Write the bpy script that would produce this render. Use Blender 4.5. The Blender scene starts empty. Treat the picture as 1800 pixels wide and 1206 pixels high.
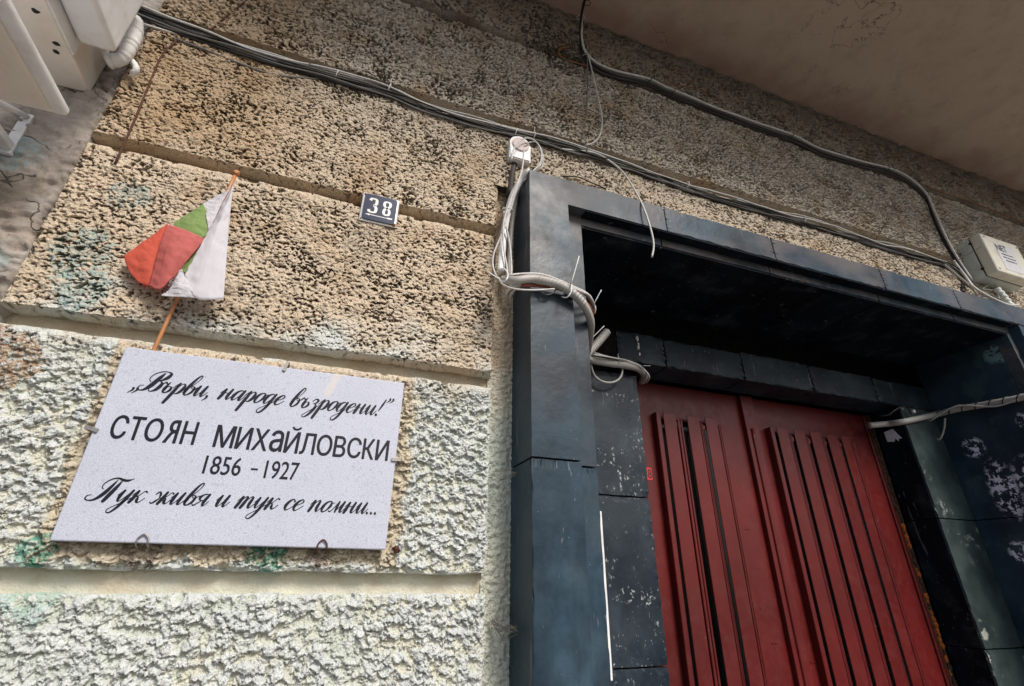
import bpy, bmesh, math, random
import numpy as np
from mathutils import Vector, Matrix

# ------------------------------------------------------------------ camera, sky, sun
sc = bpy.context.scene
cam_d = bpy.data.cameras.new('camera'); cam = bpy.data.objects.new('camera', cam_d)
sc.collection.objects.link(cam)
cam.location = (0, -1.2, 1.6); cam.rotation_euler = (2.022027, -0.009734, -0.343774)
cam_d.sensor_width = 36; cam_d.lens = 17.0516; cam_d.clip_start = 0.02; cam_d.clip_end = 2000
sc.camera = cam
world = bpy.data.worlds.new('World'); sc.world = world; world.use_nodes = True
wn = world.node_tree.nodes; wl = world.node_tree.links
sky = wn.new('ShaderNodeTexSky'); sky.sky_type = 'NISHITA'; sky.sun_disc = False
SUN_EL, SUN_AZ = math.radians(41), math.radians(161)      # azimuth clockwise from +Y
sky.sun_elevation = SUN_EL; sky.sun_rotation = SUN_AZ; sky.dust_density = 3.0; sky.air_density = 1.0
wn['Background'].inputs[1].default_value = 0.06
wl.new(sky.outputs[0], wn['Background'].inputs[0])
sun_d = bpy.data.lights.new('sun', 'SUN'); sun_d.energy = 1.5; sun_d.angle = math.radians(18); sun_d.color = (1, .95, .88)
sun = bpy.data.objects.new('sun', sun_d); sc.collection.objects.link(sun)
sd = Vector((math.sin(SUN_AZ) * math.cos(SUN_EL), math.cos(SUN_AZ) * math.cos(SUN_EL), math.sin(SUN_EL)))
sun.rotation_euler = sd.to_track_quat('Z', 'Y').to_euler()
sc.view_settings.view_transform = 'Standard'; sc.view_settings.look = 'None'
sc.view_settings.exposure = 1.08; sc.view_settings.gamma = 1; sc.view_settings.use_curve_mapping = False
C = sc.collection
random.seed(7)

# ------------------------------------------------------------------ helpers
def tag(o, label=None, cat=None, group=None, kind=None):
    if label: o['label'] = label
    if cat: o['category'] = cat
    if group: o['group'] = group
    if kind: o['kind'] = kind
    return o
def thing(name, label, cat, loc, group=None):
    o = bpy.data.objects.new(name, None); C.objects.link(o); o.location = loc; o.empty_display_size = .05
    tag(o, label, cat, group); WORLD[o.name] = Vector(loc); return o
WORLD = {}
def obj(name, me, mat, parent=None):
    o = bpy.data.objects.new(name, me); C.objects.link(o)
    if mat is not None: me.materials.clear(); me.materials.append(mat)
    off = Vector((0, 0, 0))
    if parent is not None and parent.type == 'MESH': o.parent = parent; return o
    if parent is not None:
        o.parent = parent; p = parent
        while p is not None:                 # geometry is written in world coordinates
            off += p.location; p = p.parent
        o.location = -off
    return o
def mesh_np(name, verts, quads, smooth=True):
    me = bpy.data.meshes.new(name); verts = np.asarray(verts, np.float32); quads = np.asarray(quads, np.int32)
    k = quads.shape[1]
    me.vertices.add(len(verts)); me.vertices.foreach_set('co', verts.ravel())
    me.loops.add(quads.size); me.loops.foreach_set('vertex_index', quads.ravel())
    me.polygons.add(len(quads)); me.polygons.foreach_set('loop_start', np.arange(0, quads.size, k, dtype=np.int32))
    me.polygons.foreach_set('loop_total', np.full(len(quads), k, np.int32))
    if smooth: me.polygons.foreach_set('use_smooth', np.ones(len(quads), bool))
    me.update(calc_edges=True); return me
def bm_mesh(name, bm, smooth=False):
    me = bpy.data.meshes.new(name); bmesh.ops.recalc_face_normals(bm, faces=bm.faces); bm.to_mesh(me); bm.free()
    if smooth: me.polygons.foreach_set('use_smooth', np.ones(len(me.polygons), bool))
    return me
def add_box(bm, x0, x1, y0, y1, z0, z1, bev=0, seg=2):
    r = bmesh.ops.create_cube(bm, size=1)
    vs = r['verts']
    bmesh.ops.scale(bm, vec=(x1 - x0, y1 - y0, z1 - z0), verts=vs)
    bmesh.ops.translate(bm, vec=((x0 + x1) / 2, (y0 + y1) / 2, (z0 + z1) / 2), verts=vs)
    if bev: bmesh.ops.bevel(bm, geom=list({e for v in vs for e in v.link_edges}), offset=bev, segments=seg, affect='EDGES', profile=.5)
def box(name, x0, x1, y0, y1, z0, z1, mat, parent=None, bev=.0015, seg=1, jit=0):
    bm = bmesh.new(); add_box(bm, x0, x1, y0, y1, z0, z1, bev, seg)
    return obj(name, bm_mesh(name, bm), mat, parent)
def slab(name, x0, x1, y0, y1, z0, z1, mat, parent, chip=.0018, seed=0):
    """a stone slab whose edges are slightly chipped"""
    bm = bmesh.new(); add_box(bm, x0, x1, y0, y1, z0, z1)
    L = max(x1 - x0, z1 - z0, y1 - y0)
    bmesh.ops.subdivide_edges(bm, edges=[e for e in bm.edges if e.calc_length() > .06], cuts=min(40, max(2, int(L / .02))), use_grid_fill=True)
    rnd = random.Random(seed + int(x0 * 977 + z0 * 131))
    cen = Vector(((x0 + x1) / 2, (y0 + y1) / 2, (z0 + z1) / 2))
    for v in bm.verts:
        on = (abs(v.co.x - x0) < 1e-5 or abs(v.co.x - x1) < 1e-5) + (abs(v.co.y - y0) < 1e-5 or abs(v.co.y - y1) < 1e-5) + (abs(v.co.z - z0) < 1e-5 or abs(v.co.z - z1) < 1e-5)
        if on >= 2:
            k = chip * (rnd.random() ** 2.2) * (3.2 if rnd.random() < .06 else 1)
            d = Vector((math.copysign(1, cen.x - v.co.x), math.copysign(1, cen.y - v.co.y), math.copysign(1, cen.z - v.co.z)))
            v.co += d * k
    return obj(name, bm_mesh(name, bm), mat, parent)
def prism(bm, pts, y0, y1, bev=0):
    a = [bm.verts.new((x, y0, z)) for x, z in pts]; b = [bm.verts.new((x, y1, z)) for x, z in pts]
    bm.faces.new(a); bm.faces.new(b[::-1]); n = len(pts)
    for i in range(n): bm.faces.new((a[i], b[i], b[(i + 1) % n], a[(i + 1) % n]))
def smooth_path(pts, step=.006):
    p = [np.array(q, float) for q in pts]
    if len(p) == 2: p = [p[0], (p[0] + p[1]) / 2, p[1]]
    p = [2 * p[0] - p[1]] + p + [2 * p[-1] - p[-2]]
    out = []
    for i in range(1, len(p) - 2):
        n = max(2, int(np.linalg.norm(p[i + 1][:3] - p[i][:3]) / step))
        for k in range(n):
            t = k / n
            out.append(.5 * ((2 * p[i]) + (-p[i - 1] + p[i + 1]) * t + (2 * p[i - 1] - 5 * p[i] + 4 * p[i + 1] - p[i + 2]) * t * t + (-p[i - 1] + 3 * p[i] - 3 * p[i + 1] + p[i + 2]) * t ** 3))
    out.append(p[-2]); return np.array(out)
def tube_arrays(P, rad, n=8):
    N = len(P); T = np.gradient(P, axis=0); T /= np.linalg.norm(T, axis=1)[:, None] + 1e-12
    u = np.cross(T[0], (0, 0, 1.)); 
    if np.linalg.norm(u) < .1: u = np.cross(T[0], (0, 1., 0))
    u /= np.linalg.norm(u); V = []
    rad = np.broadcast_to(rad, (N,))
    a = np.linspace(0, 2 * np.pi, n, endpoint=False)
    for i in range(N):
        u = u - T[i] * (u @ T[i]); u /= np.linalg.norm(u); w = np.cross(T[i], u)
        V.append(P[i] + rad[i] * (np.cos(a)[:, None] * u + np.sin(a)[:, None] * w))
    V = np.concatenate(V); i, j = np.meshgrid(np.arange(N - 1), np.arange(n), indexing='ij'); i = i.ravel(); j = j.ravel()
    Q = np.stack([i * n + j, i * n + (j + 1) % n, (i + 1) * n + (j + 1) % n, (i + 1) * n + j], 1)
    V = np.concatenate([V, P[:1], P[-1:]]); c0, c1 = N * n, N * n + 1
    caps = [[c0, (k + 1) % n, k, c0] for k in range(n)] + [[c1, (N - 1) * n + k, (N - 1) * n + (k + 1) % n, c1] for k in range(n)]
    return V, Q, caps
def tube(name, pts, r, mat, parent=None, step=.006, n=8, rfun=None):
    P = smooth_path(pts, step); V, Q, caps = tube_arrays(P, r if rfun is None else rfun(len(P)), n)
    me = bpy.data.meshes.new(name)
    me.from_pydata(V.tolist(), [], Q.tolist() + [c[:3] for c in caps])
    me.polygons.foreach_set('use_smooth', np.ones(len(me.polygons), bool)); me.update()
    return obj(name, me, mat, parent)

# ---- noise
def _h(ix, iy, s):
    n = (ix.astype(np.int64) * 374761393 + iy.astype(np.int64) * 668265263 + s * 974711) & 0xffffffff
    n = ((n ^ (n >> 13)) * 1274126177) & 0xffffffff
    return ((n ^ (n >> 16)) & 0xffffff) / float(0xffffff)
def perlin(x, y, s=0):
    ix = np.floor(x); iy = np.floor(y); fx = x - ix; fy = y - iy
    u = fx * fx * fx * (fx * (fx * 6 - 15) + 10); v = fy * fy * fy * (fy * (fy * 6 - 15) + 10)
    def g(dx, dy):
        a = _h(ix + dx, iy + dy, s) * 2 * np.pi
        return np.cos(a) * (fx - dx) + np.sin(a) * (fy - dy)
    return ((g(0, 0) * (1 - u) + g(1, 0) * u) * (1 - v) + (g(0, 1) * (1 - u) + g(1, 1) * u) * v) * 1.5
def fbm(x, y, s=0, o=4):
    r = 0; a = .5
    for k in range(o): r = r + a * perlin(x * 2 ** k, y * 2 ** k, s + k * 17); a *= .5
    return r
def worley(x, y, s=0):
    ix = np.floor(x); iy = np.floor(y); d1 = np.full(x.shape, 9.); d2 = np.full(x.shape, 9.); cid = np.zeros(x.shape)
    for dx in (-1, 0, 1):
        for dy in (-1, 0, 1):
            px = ix + dx + _h(ix + dx, iy + dy, s); py = iy + dy + _h(ix + dx, iy + dy, s + 5)
            d = np.hypot(px - x, py - y); m = d < d1
            d2 = np.where(m, d1, np.minimum(d2, d)); cid = np.where(m, _h(ix + dx, iy + dy, s + 9), cid); d1 = np.where(m, d, d1)
    return d1, d2, cid
def sst(a, b, x):
    t = np.clip((x - a) / (b - a), 0, 1); return t * t * (3 - 2 * t)

# ------------------------------------------------------------------ materials
class NT:
    def __init__(s, name):
        s.m = bpy.data.materials.new(name); s.m.use_nodes = True; s.t = s.m.node_tree; s.n = s.t.nodes
        s.b = s.n['Principled BSDF']; s.tc = s.n.new('ShaderNodeTexCoord').outputs['Object']
    def link(s, a, b): s.t.links.new(a, b)
    def val(s, sock, v):
        if hasattr(v, 'is_output'): s.link(v, sock)
        else: sock.default_value = v
    def noise(s, scale, detail=4, rough=.55, vec=None, dist=0, out=0):
        n = s.n.new('ShaderNodeTexNoise'); n.inputs['Scale'].default_value = scale; n.inputs['Detail'].default_value = detail
        n.inputs['Roughness'].default_value = rough; n.inputs['Distortion'].default_value = dist
        s.link(vec or s.tc, n.inputs['Vector']); return n.outputs[out]
    def voro(s, scale, feature='F1', vec=None):
        n = s.n.new('ShaderNodeTexVoronoi'); n.feature = feature; n.inputs['Scale'].default_value = scale
        s.link(vec or s.tc, n.inputs['Vector']); return n.outputs['Distance']
    def mapv(s, scale=(1, 1, 1), loc=(0, 0, 0), rot=(0, 0, 0), vec=None):
        n = s.n.new('ShaderNodeMapping'); n.inputs['Scale'].default_value = scale; n.inputs['Location'].default_value = loc; n.inputs['Rotation'].default_value = rot
        s.link(vec or s.tc, n.inputs[0]); return n.outputs[0]
    def rng(s, x, a, b, c=0., d=1., smooth=True):
        n = s.n.new('ShaderNodeMapRange'); n.interpolation_type = 'SMOOTHSTEP' if smooth else 'LINEAR'
        s.val(n.inputs[0], x)
        for i, v in zip((1, 2, 3, 4), (a, b, c, d)): n.inputs[i].default_value = v
        return n.outputs[0]
    def math(s, op, a, b=0., c=0.):
        n = s.n.new('ShaderNodeMath'); n.operation = op; s.val(n.inputs[0], a); s.val(n.inputs[1], b); s.val(n.inputs[2], c); return n.outputs[0]
    def mix(s, f, a, b, mode='MIX'):
        n = s.n.new('ShaderNodeMix'); n.data_type = 'RGBA'; n.blend_type = mode
        s.val(n.inputs[0], f)
        for i, v in ((6, a), (7, b)):
            if hasattr(v, 'is_output'): s.link(v, n.inputs[i])
            else: n.inputs[i].default_value = (*v, 1)
        return n.outputs[2]
    def sep(s, vec=None):
        n = s.n.new('ShaderNodeSeparateXYZ'); s.link(vec or s.tc, n.inputs[0]); return n.outputs
    def attr(s, name):
        n = s.n.new('ShaderNodeAttribute'); n.attribute_name = name; return n.outputs['Fac']
    def bump(s, h, strength=.3, dist=.002):
        n = s.n.new('ShaderNodeBump'); n.inputs['Strength'].default_value = strength; n.inputs['Distance'].default_value = dist
        s.link(h, n.inputs['Height']); s.link(n.outputs[0], s.b.inputs['Normal'])
    def out(s, col, rough=.8, spec=.3, metal=0):
        s.val(s.b.inputs['Roughness'], rough); s.b.inputs['Specular IOR Level'].default_value = spec; s.b.inputs['Metallic'].default_value = metal
        if hasattr(col, 'is_output'): s.link(col, s.b.inputs['Base Color'])
        else: s.b.inputs['Base Color'].default_value = (*col, 1)
        return s.m
def blob(t, x, z, r, warp):            # soft round patch on the wall plane with a noisy outline, 0..1
    X = t.sep()
    dx = t.math('SUBTRACT', X[0], x); dz = t.math('SUBTRACT', X[2], z)
    d = t.math('SQRT', t.math('ADD', t.math('MULTIPLY', dx, dx), t.math('MULTIPLY', dz, dz)))
    d = t.math('ADD', d, t.math('MULTIPLY', t.math('SUBTRACT', warp, .5), r * 1.8))
    return t.math('MULTIPLY', t.rng(d, r * .75, r * .95, 1, 0), t.rng(t.noise(85, 4, .7), .40, .55))

def mat_facade():
    t = NT('roughcast_plaster'); X = t.sep(); pk = t.attr('peak')
    n1 = t.noise(3.0, 4); n2 = t.noise(14, 4); n3 = t.noise(90, 3); n4 = t.noise(6, 3, vec=t.mapv(loc=(5, 2, 9)))
    cream = t.mix(t.rng(n1, .35, .65), (.70, .585, .45), (.62, .52, .40))
    cream = t.mix(t.rng(n2, .4, .7), cream, (.69, .56, .42))
    zz = t.math('ADD', X[2], t.math('MULTIPLY', t.math('SUBTRACT', n4, .5), .5))
    cream = t.mix(t.rng(zz, 2.75, 3.2), cream, (.60, .54, .455))
    # rolled-on pale paint over the lower courses, only on the raised clods
    low = t.rng(zz, 1.98, 2.22, 1, 0)
    paint = t.mix(t.rng(n2, .35, .7), (.69, .725, .705), (.60, .64, .645))
    bx = t.math('SUBTRACT', t.math('ABSOLUTE', t.math('SUBTRACT', X[0], -.17)), .297); bz = t.math('SUBTRACT', t.math('ABSOLUTE', t.math('SUBTRACT', X[2], 1.845)), .193)
    gap = t.math('MAXIMUM', bx, bz)                    # the paint stops short of the plaque, leaving a bare margin
    bare = t.rng(t.math('ADD', gap, t.math('MULTIPLY', t.math('SUBTRACT', n2, .5), .09)), .024, .040, 0, 1)
    low = t.math('MULTIPLY', low, bare)
    cream = t.mix(t.rng(X[2], 1.95, 2.12, .8, 0), cream, t.mix(t.rng(n2, .4, .62), (.66, .60, .46), (.56, .49, .36)))
    f = t.math('MULTIPLY', low, t.rng(pk, .35, .8))
    col = t.mix(f, t.mix(low, cream, t.mix(t.rng(n1, .4, .6), (.66, .655, .55), (.57, .62, .555))), paint)
    # ochre / orange-brown weathering
    och = t.math('MULTIPLY', t.rng(n4, .5, .68), t.rng(X[2], 2.05, 2.5))
    col = t.mix(t.math('MULTIPLY', och, .5), col, (.50, .33, .18))
    left = t.math('MULTIPLY', t.rng(X[0], -.45, -.1, 1, 0), t.rng(X[2], 2.55, 2.7))
    col = t.mix(t.math('MULTIPLY', left, .6), col, (.40, .26, .13))
    # darker brown band towards the top of the wall
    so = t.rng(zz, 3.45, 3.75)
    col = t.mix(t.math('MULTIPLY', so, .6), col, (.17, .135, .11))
    wa = t.noise(24, 6, .7)
    for (x, z, r, c, k) in ((-.62, 2.26, .075, (.34, .48, .46), .8), (-.60, 2.17, .06, (.32, .46, .45), .8), (-.585, 2.44, .05, (.36, .45, .43), .8),
                            (-.49, 1.635, .035, (.05, .30, .22), .85), (-.105, 1.634, .045, (.04, .28, .20), .9), (-.47, 1.56, .05, (.25, .50, .42), .5),
                            (-.30, 1.30, .06, (.12, .38, .30), .4), (-.332, 1.635, .04, (.26, .21, .17), .95), (-.01, 1.635, .03, (.26, .21, .17), .95), (.03, 1.62, .02, (.22, .18, .15), .8),
                            (.62, 3.62, .16, (.05, .038, .03), .9), (-.68, 1.98, .09, (.40, .24, .13), .8), (.52, 2.80, .12, (.5, .33, .2), .5),
                            (-.44, 2.12, .06, (.40, .34, .27), .6), (-.30, 2.18, .08, (.42, .36, .28), .6), (-.02, 2.44, .08, (.38, .31, .23), .5)):
        col = t.mix(t.math('MULTIPLY', blob(t, x, z, r, wa), k), col, c)
    col = t.mix(t.math('MULTIPLY', t.rng(n3, .3, .75, 0, .35), t.rng(low, 0, 1, 1, .4)), col, (.30, .25, .19))
    col = t.mix(t.rng(pk, -.9, -.05, .75, 0), col, (.21, .16, .11))  # block returns browned: grime plus groove shade put into the colour
    t.bump(t.math('ADD', t.noise(300, 4, .7), t.math('MULTIPLY', t.voro(190), -1.1)), .9, .0035)
    return t.out(col, .92, .15)
def mat_groove():
    t = NT('groove_render'); X = t.sep(); n = t.noise(12, 5); n2 = t.noise(160, 4)
    zz = t.math('ADD', X[2], t.math('MULTIPLY', t.math('SUBTRACT', t.noise(3), .5), .4))
    col = t.mix(t.rng(zz, 1.75, 2.3), (.60, .59, .50), (.50, .43, .335))
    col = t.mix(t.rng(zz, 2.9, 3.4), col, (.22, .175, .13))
    col = t.mix(t.rng(n, .35, .75, 0, .5), col, (.42, .30, .18))
    sp = t.rng(t.noise(70, 3, .6), .66, .74, 0, .5); col = t.mix(sp, col, (.20, .16, .11))
    t.bump(t.math('ADD', n2, t.noise(55, 5, .7)), .9, .004); return t.out(col, .9, .15)
def mat_smoothplaster():
    t = NT('grey_smooth_render'); n = t.noise(7, 6, .6); n2 = t.noise(60, 5); wa = t.noise(18, 4)
    col = t.mix(t.rng(n, .35, .65), (.40, .365, .33), (.29, .255, .225))
    for (x, z, r, c, k) in ((-.84, 2.50, .06, (.28, .42, .45), .7), (-.80, 2.20, .07, (.33, .45, .45), .6), (-.80, 2.40, .06, (.45, .38, .30), .7), (-.79, 2.29, .08, (.46, .38, .32), .7)):
        col = t.mix(t.math('MULTIPLY', blob(t, x, z, r, wa), k), col, c)
    cr = t.voro(9, 'DISTANCE_TO_EDGE', vec=t.mapv((1, 1, .6)))
    w = t.noise(9, 3)
    v = t.n.new('ShaderNodeVectorMath'); v.operation = 'ADD'
    nn = t.n.new('ShaderNodeTexNoise'); nn.inputs['Scale'].default_value = 14; t.link(t.tc, nn.inputs['Vector'])
    vm = t.n.new('ShaderNodeVectorMath'); vm.operation = 'SCALE'; vm.inputs['Scale'].default_value = .12; t.link(nn.outputs['Color'], vm.inputs[0])
    t.link(t.tc, v.inputs[0]); t.link(vm.outputs[0], v.inputs[1])
    cr = t.voro(6, 'DISTANCE_TO_EDGE', vec=v.outputs[0])
    crm = t.math('MULTIPLY', t.rng(cr, .003, .022, 1, 0), t.rng(w, .44, .56))
    col = t.mix(t.math('MULTIPLY', crm, .8), col, (.06, .05, .045))
    t.bump(t.math('SUBTRACT', t.math('ADD', n2, t.math('MULTIPLY', t.noise(250, 4), .5)), t.math('MULTIPLY', crm, 2)), .7, .003); return t.out(t.mix(t.rng(t.noise(45, 6, .7), .35, .7, .35, 0), col, (.14, .115, .10)), .9, .15)
def mat_soffit():
    t = NT('soffit_plaster'); n = t.noise(1.6, 4); n2 = t.noise(40, 5); X = t.sep()
    col = t.mix(t.rng(n, .3, .7), (.54, .435, .335), (.48, .385, .295))
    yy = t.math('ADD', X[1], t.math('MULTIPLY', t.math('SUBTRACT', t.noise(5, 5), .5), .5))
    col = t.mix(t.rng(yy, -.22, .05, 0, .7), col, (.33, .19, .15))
    col = t.mix(t.rng(t.noise(2.2, 5, vec=t.mapv(loc=(3, 3, 3))), .55, .75, 0, .5), col, (.30, .25, .21))
    sp = t.rng(t.noise(26, 3, vec=t.mapv((1, 1.6, 1))), .70, .76)
    col = t.mix(t.math('MULTIPLY', sp, .75), col, (.09, .065, .05))
    cr = t.rng(t.math('ABSOLUTE', t.math('SUBTRACT', t.noise(1.5, 6, .6, vec=t.mapv(loc=(2, 6, 0))), .5)), .0, .0035, .8, 0)
    cr = t.math('MULTIPLY', cr, t.rng(t.noise(1.1, 2), .5, .56)); col = t.mix(cr, col, (.10, .07, .055))
    col = t.mix(t.rng(t.noise(9, 6, .7), .42, .72, 0, .35), col, (.30, .22, .16))
    t.bump(t.math('ADD', n2, t.math('MULTIPLY', t.noise(240, 3), .4)), .6, .005); return t.out(col, .9, .15)
def mat_stone(name, base=(.011, .027, .044), alt=(.032, .060, .086), fleck=0., pink=0., fz=None, rough=.42):
    t = NT(name); n = t.noise(5, 6, .6); n2 = t.noise(2.2, 3, vec=t.mapv(loc=(7, 1, 4)))
    geo = t.n.new('ShaderNodeObjectInfo').outputs['Random']
    col = t.mix(t.rng(n, .32, .68), base, alt)
    col = t.mix(t.rng(n2, .50, .64, 0, .85), col, (.008, .015, .024))
    col = t.mix(t.rng(t.noise(9, 5, vec=t.mapv(loc=(2, 8, 1))), .5, .75, 0, .45), col, (.06, .078, .088))
    if pink:
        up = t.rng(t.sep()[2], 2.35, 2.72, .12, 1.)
        col = t.mix(t.math('MULTIPLY', t.math('MULTIPLY', t.rng(t.noise(4, 5, vec=t.mapv((1, 1, 2))), .36, .66), pink), up), col, (.15, .125, .12))  # patchy pinkish-grey tint, stronger higher up
    t3 = t.rng(t.noise(3.3, 5, .65, vec=t.mapv((1, 1, .55), loc=(9, 3, 2))), .48, .72, 0, .6); col = t.mix(t3, col, tuple(v * 2.0 for v in alt))
    sc_ = t.noise(30, 3, .6, vec=t.mapv((1, 1, .12), rot=(0, .2, 0)))
    col = t.mix(t.rng(sc_, .66, .72, 0, .4), col, (.17, .19, .21))
    sc2 = t.noise(70, 2, .6, vec=t.mapv((1, 1, .25), rot=(.1, .9, 0)))
    col = t.mix(t.rng(sc2, .70, .74, 0, .45), col, (.20, .22, .24))
    dots = t.rng(t.noise(150, 1), .77, .785)
    col = t.mix(t.math('MULTIPLY', dots, .6), col, (.32, .34, .36))
    if fleck:
        big = t.rng(t.noise(8, 3, vec=t.mapv((1, 1, 1.6), loc=(1, 5, 2))), .52, .64)
        fl = t.math('MULTIPLY', t.rng(t.noise(75, 5, .75, vec=t.mapv((1, 1, .8))), .585, .62), big)
        col = t.mix(t.math('MULTIPLY', fl, .85), col, (.42, .46, .47))
    t.bump(t.math('ADD', t.noise(60, 5, .6), t.math('MULTIPLY', t.noise(8, 3), 3)), .28, .003)
    r = t.rng(n, .3, .7, rough - .1, rough + .14)
    return t.out(col, r, .22 if rough < .6 else .08)
def mat_posters():                   # right reveal: black slabs with torn remains of pasted paper
    t = NT('stone_with_paper_scraps'); n = t.noise(5, 6, .6)
    col = t.mix(t.rng(n, .32, .68), (.010, .024, .042), (.030, .058, .082))
    grn = t.rng(t.noise(6, 4, .6, vec=t.mapv(loc=(4, 4, 1))), .58, .66, 0, .7)
    col = t.mix(grn, col, (.045, .085, .095))
    wa = t.noise(30, 5, .7)
    X = t.sep(); tot = 0.
    def spot(y, z, ry, rz):
        dy = t.math('DIVIDE', t.math('SUBTRACT', X[1], y), ry); dz = t.math('DIVIDE', t.math('SUBTRACT', X[2], z), rz)
        d = t.math('ADD', t.math('MULTIPLY', dy, dy), t.math('MULTIPLY', dz, dz))
        return t.rng(d, .3, 1.2, 1, 0)
    m = spot(.02, 2.0, .12, .12)
    for a in ((.17, 1.98, .06, .14), (.05, 1.80, .10, .10), (.22, 2.18, .05, .05), (-.02, 2.25, .05, .05), (.2, 1.72, .05, .05)): m = t.math('MAXIMUM', m, spot(*a))
    sc_ = t.math('MULTIPLY', m, t.rng(wa, .515, .53))
    col = t.mix(sc_, col, (.80, .80, .90))
    m2 = spot(-.02, 2.57, .07, .05); col = t.mix(t.math('MULTIPLY', m2, t.rng(wa, .47, .49)), col, (.16, .27, .28))
    t.bump(t.math('ADD', t.noise(60, 5, .6), t.math('MULTIPLY', sc_, .6)), .2, .003)
    return t.out(col, t.rng(n, .3, .7, .36, .55), .4)
def mat_jamb_green():
    t = NT('jamb_green_stone'); n = t.noise(6, 6, .6)
    col = t.mix(t.rng(n, .35, .65), (.017, .028, .030), (.048, .070, .070))
    big = t.rng(t.noise(3, 2, vec=t.mapv(loc=(0, 0, 3.3))), .5, .6)
    fl = t.math('MULTIPLY', t.rng(t.noise(22, 5, .75), .565, .58), big)
    col = t.mix(t.math('MULTIPLY', fl, .8), col, (.40, .42, .38))
    t.bump(t.noise(60, 5, .6), .2, .003); return t.out(col, .45, .4)
def mat_simple(name, col, rough=.5, spec=.5, metal=0, grime=.15, gs=30, dirt=(.1, .08, .06), bumpk=.05):
    t = NT(name); n = t.noise(gs, 5, .6); c = t.mix(t.rng(n, .45, .75, 0, grime), col, dirt)
    c = t.mix(t.rng(t.noise(gs * .2, 3), .3, .7, 0, .25), c, tuple(v * .75 for v in col))
    t.bump(t.noise(gs * 6, 4), bumpk, .002); return t.out(c, rough, spec, metal)
def mat_door():
    t = NT('oxblood_gloss_paint'); n = t.noise(3, 4); n2 = t.noise(35, 5, .7)
    col = t.mix(t.rng(n, .3, .7), (.115, .009, .009), (.080, .008, .008))
    ru = t.rng(t.noise(20, 5, .7, vec=t.mapv((1, 1, .3))), .66, .74)
    col = t.mix(t.math('MULTIPLY', ru, .35), col, (.05, .012, .008))
    chip = t.rng(t.noise(110, 2), .755, .77); col = t.mix(chip, col, (.3, .14, .10))
    dustn = t.rng(t.noise(14, 5, .7), .45, .8, 0, .15); col = t.mix(dustn, col, (.20, .08, .07))
    t.bump(t.math('ADD', n2, t.math('MULTIPLY', t.noise(200, 3), .4)), .22, .0015); return t.out(col, t.rng(n2, .3, .7, .28, .46), .33)
def mat_marble():
    t = NT('pale_marble'); n = t.noise(430, 3, .7); n2 = t.noise(6, 5, .6); n3 = t.noise(160, 3, .7)
    col = t.mix(t.rng(n, .3, .7), (.36, .39, .48), (.60, .62, .72))
    col = t.mix(t.rng(n3, .56, .70, 0, .5), col, (.25, .26, .32))
    col = t.mix(t.rng(n2, .4, .75, 0, .35), col, (.38, .40, .48))
    wa = t.noise(40, 4)
    X = t.sep()      # mortar-coloured run below the top edge
    ax = t.math('ADD', X[0], t.math('MULTIPLY', t.math('SUBTRACT', 2.035, X[2]), .25))
    d = t.math('ADD', t.math('ABSOLUTE', t.math('SUBTRACT', ax, -.035)), t.math('MULTIPLY', t.math('SUBTRACT', wa, .5), .012))
    run = t.math('MULTIPLY', t.rng(d, .006, .012, 1, 0), t.rng(X[2], 1.975, 1.99))
    col = t.mix(t.math('MULTIPLY', run, .55), col, (.62, .56, .50))
    t.bump(n, .08, .001); return t.out(col, .45, .4)
def mat_ground(name, a, b, s=20):
    t = NT(name); n = t.noise(s, 5); n2 = t.noise(.8, 4); c = t.mix(t.rng(n, .3, .7), a, b); c = t.mix(t.rng(n2, .4, .7, 0, .4), c, tuple(v * .6 for v in a))
    t.bump(n, .4, .01); return t.out(c, .9, .2)
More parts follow.
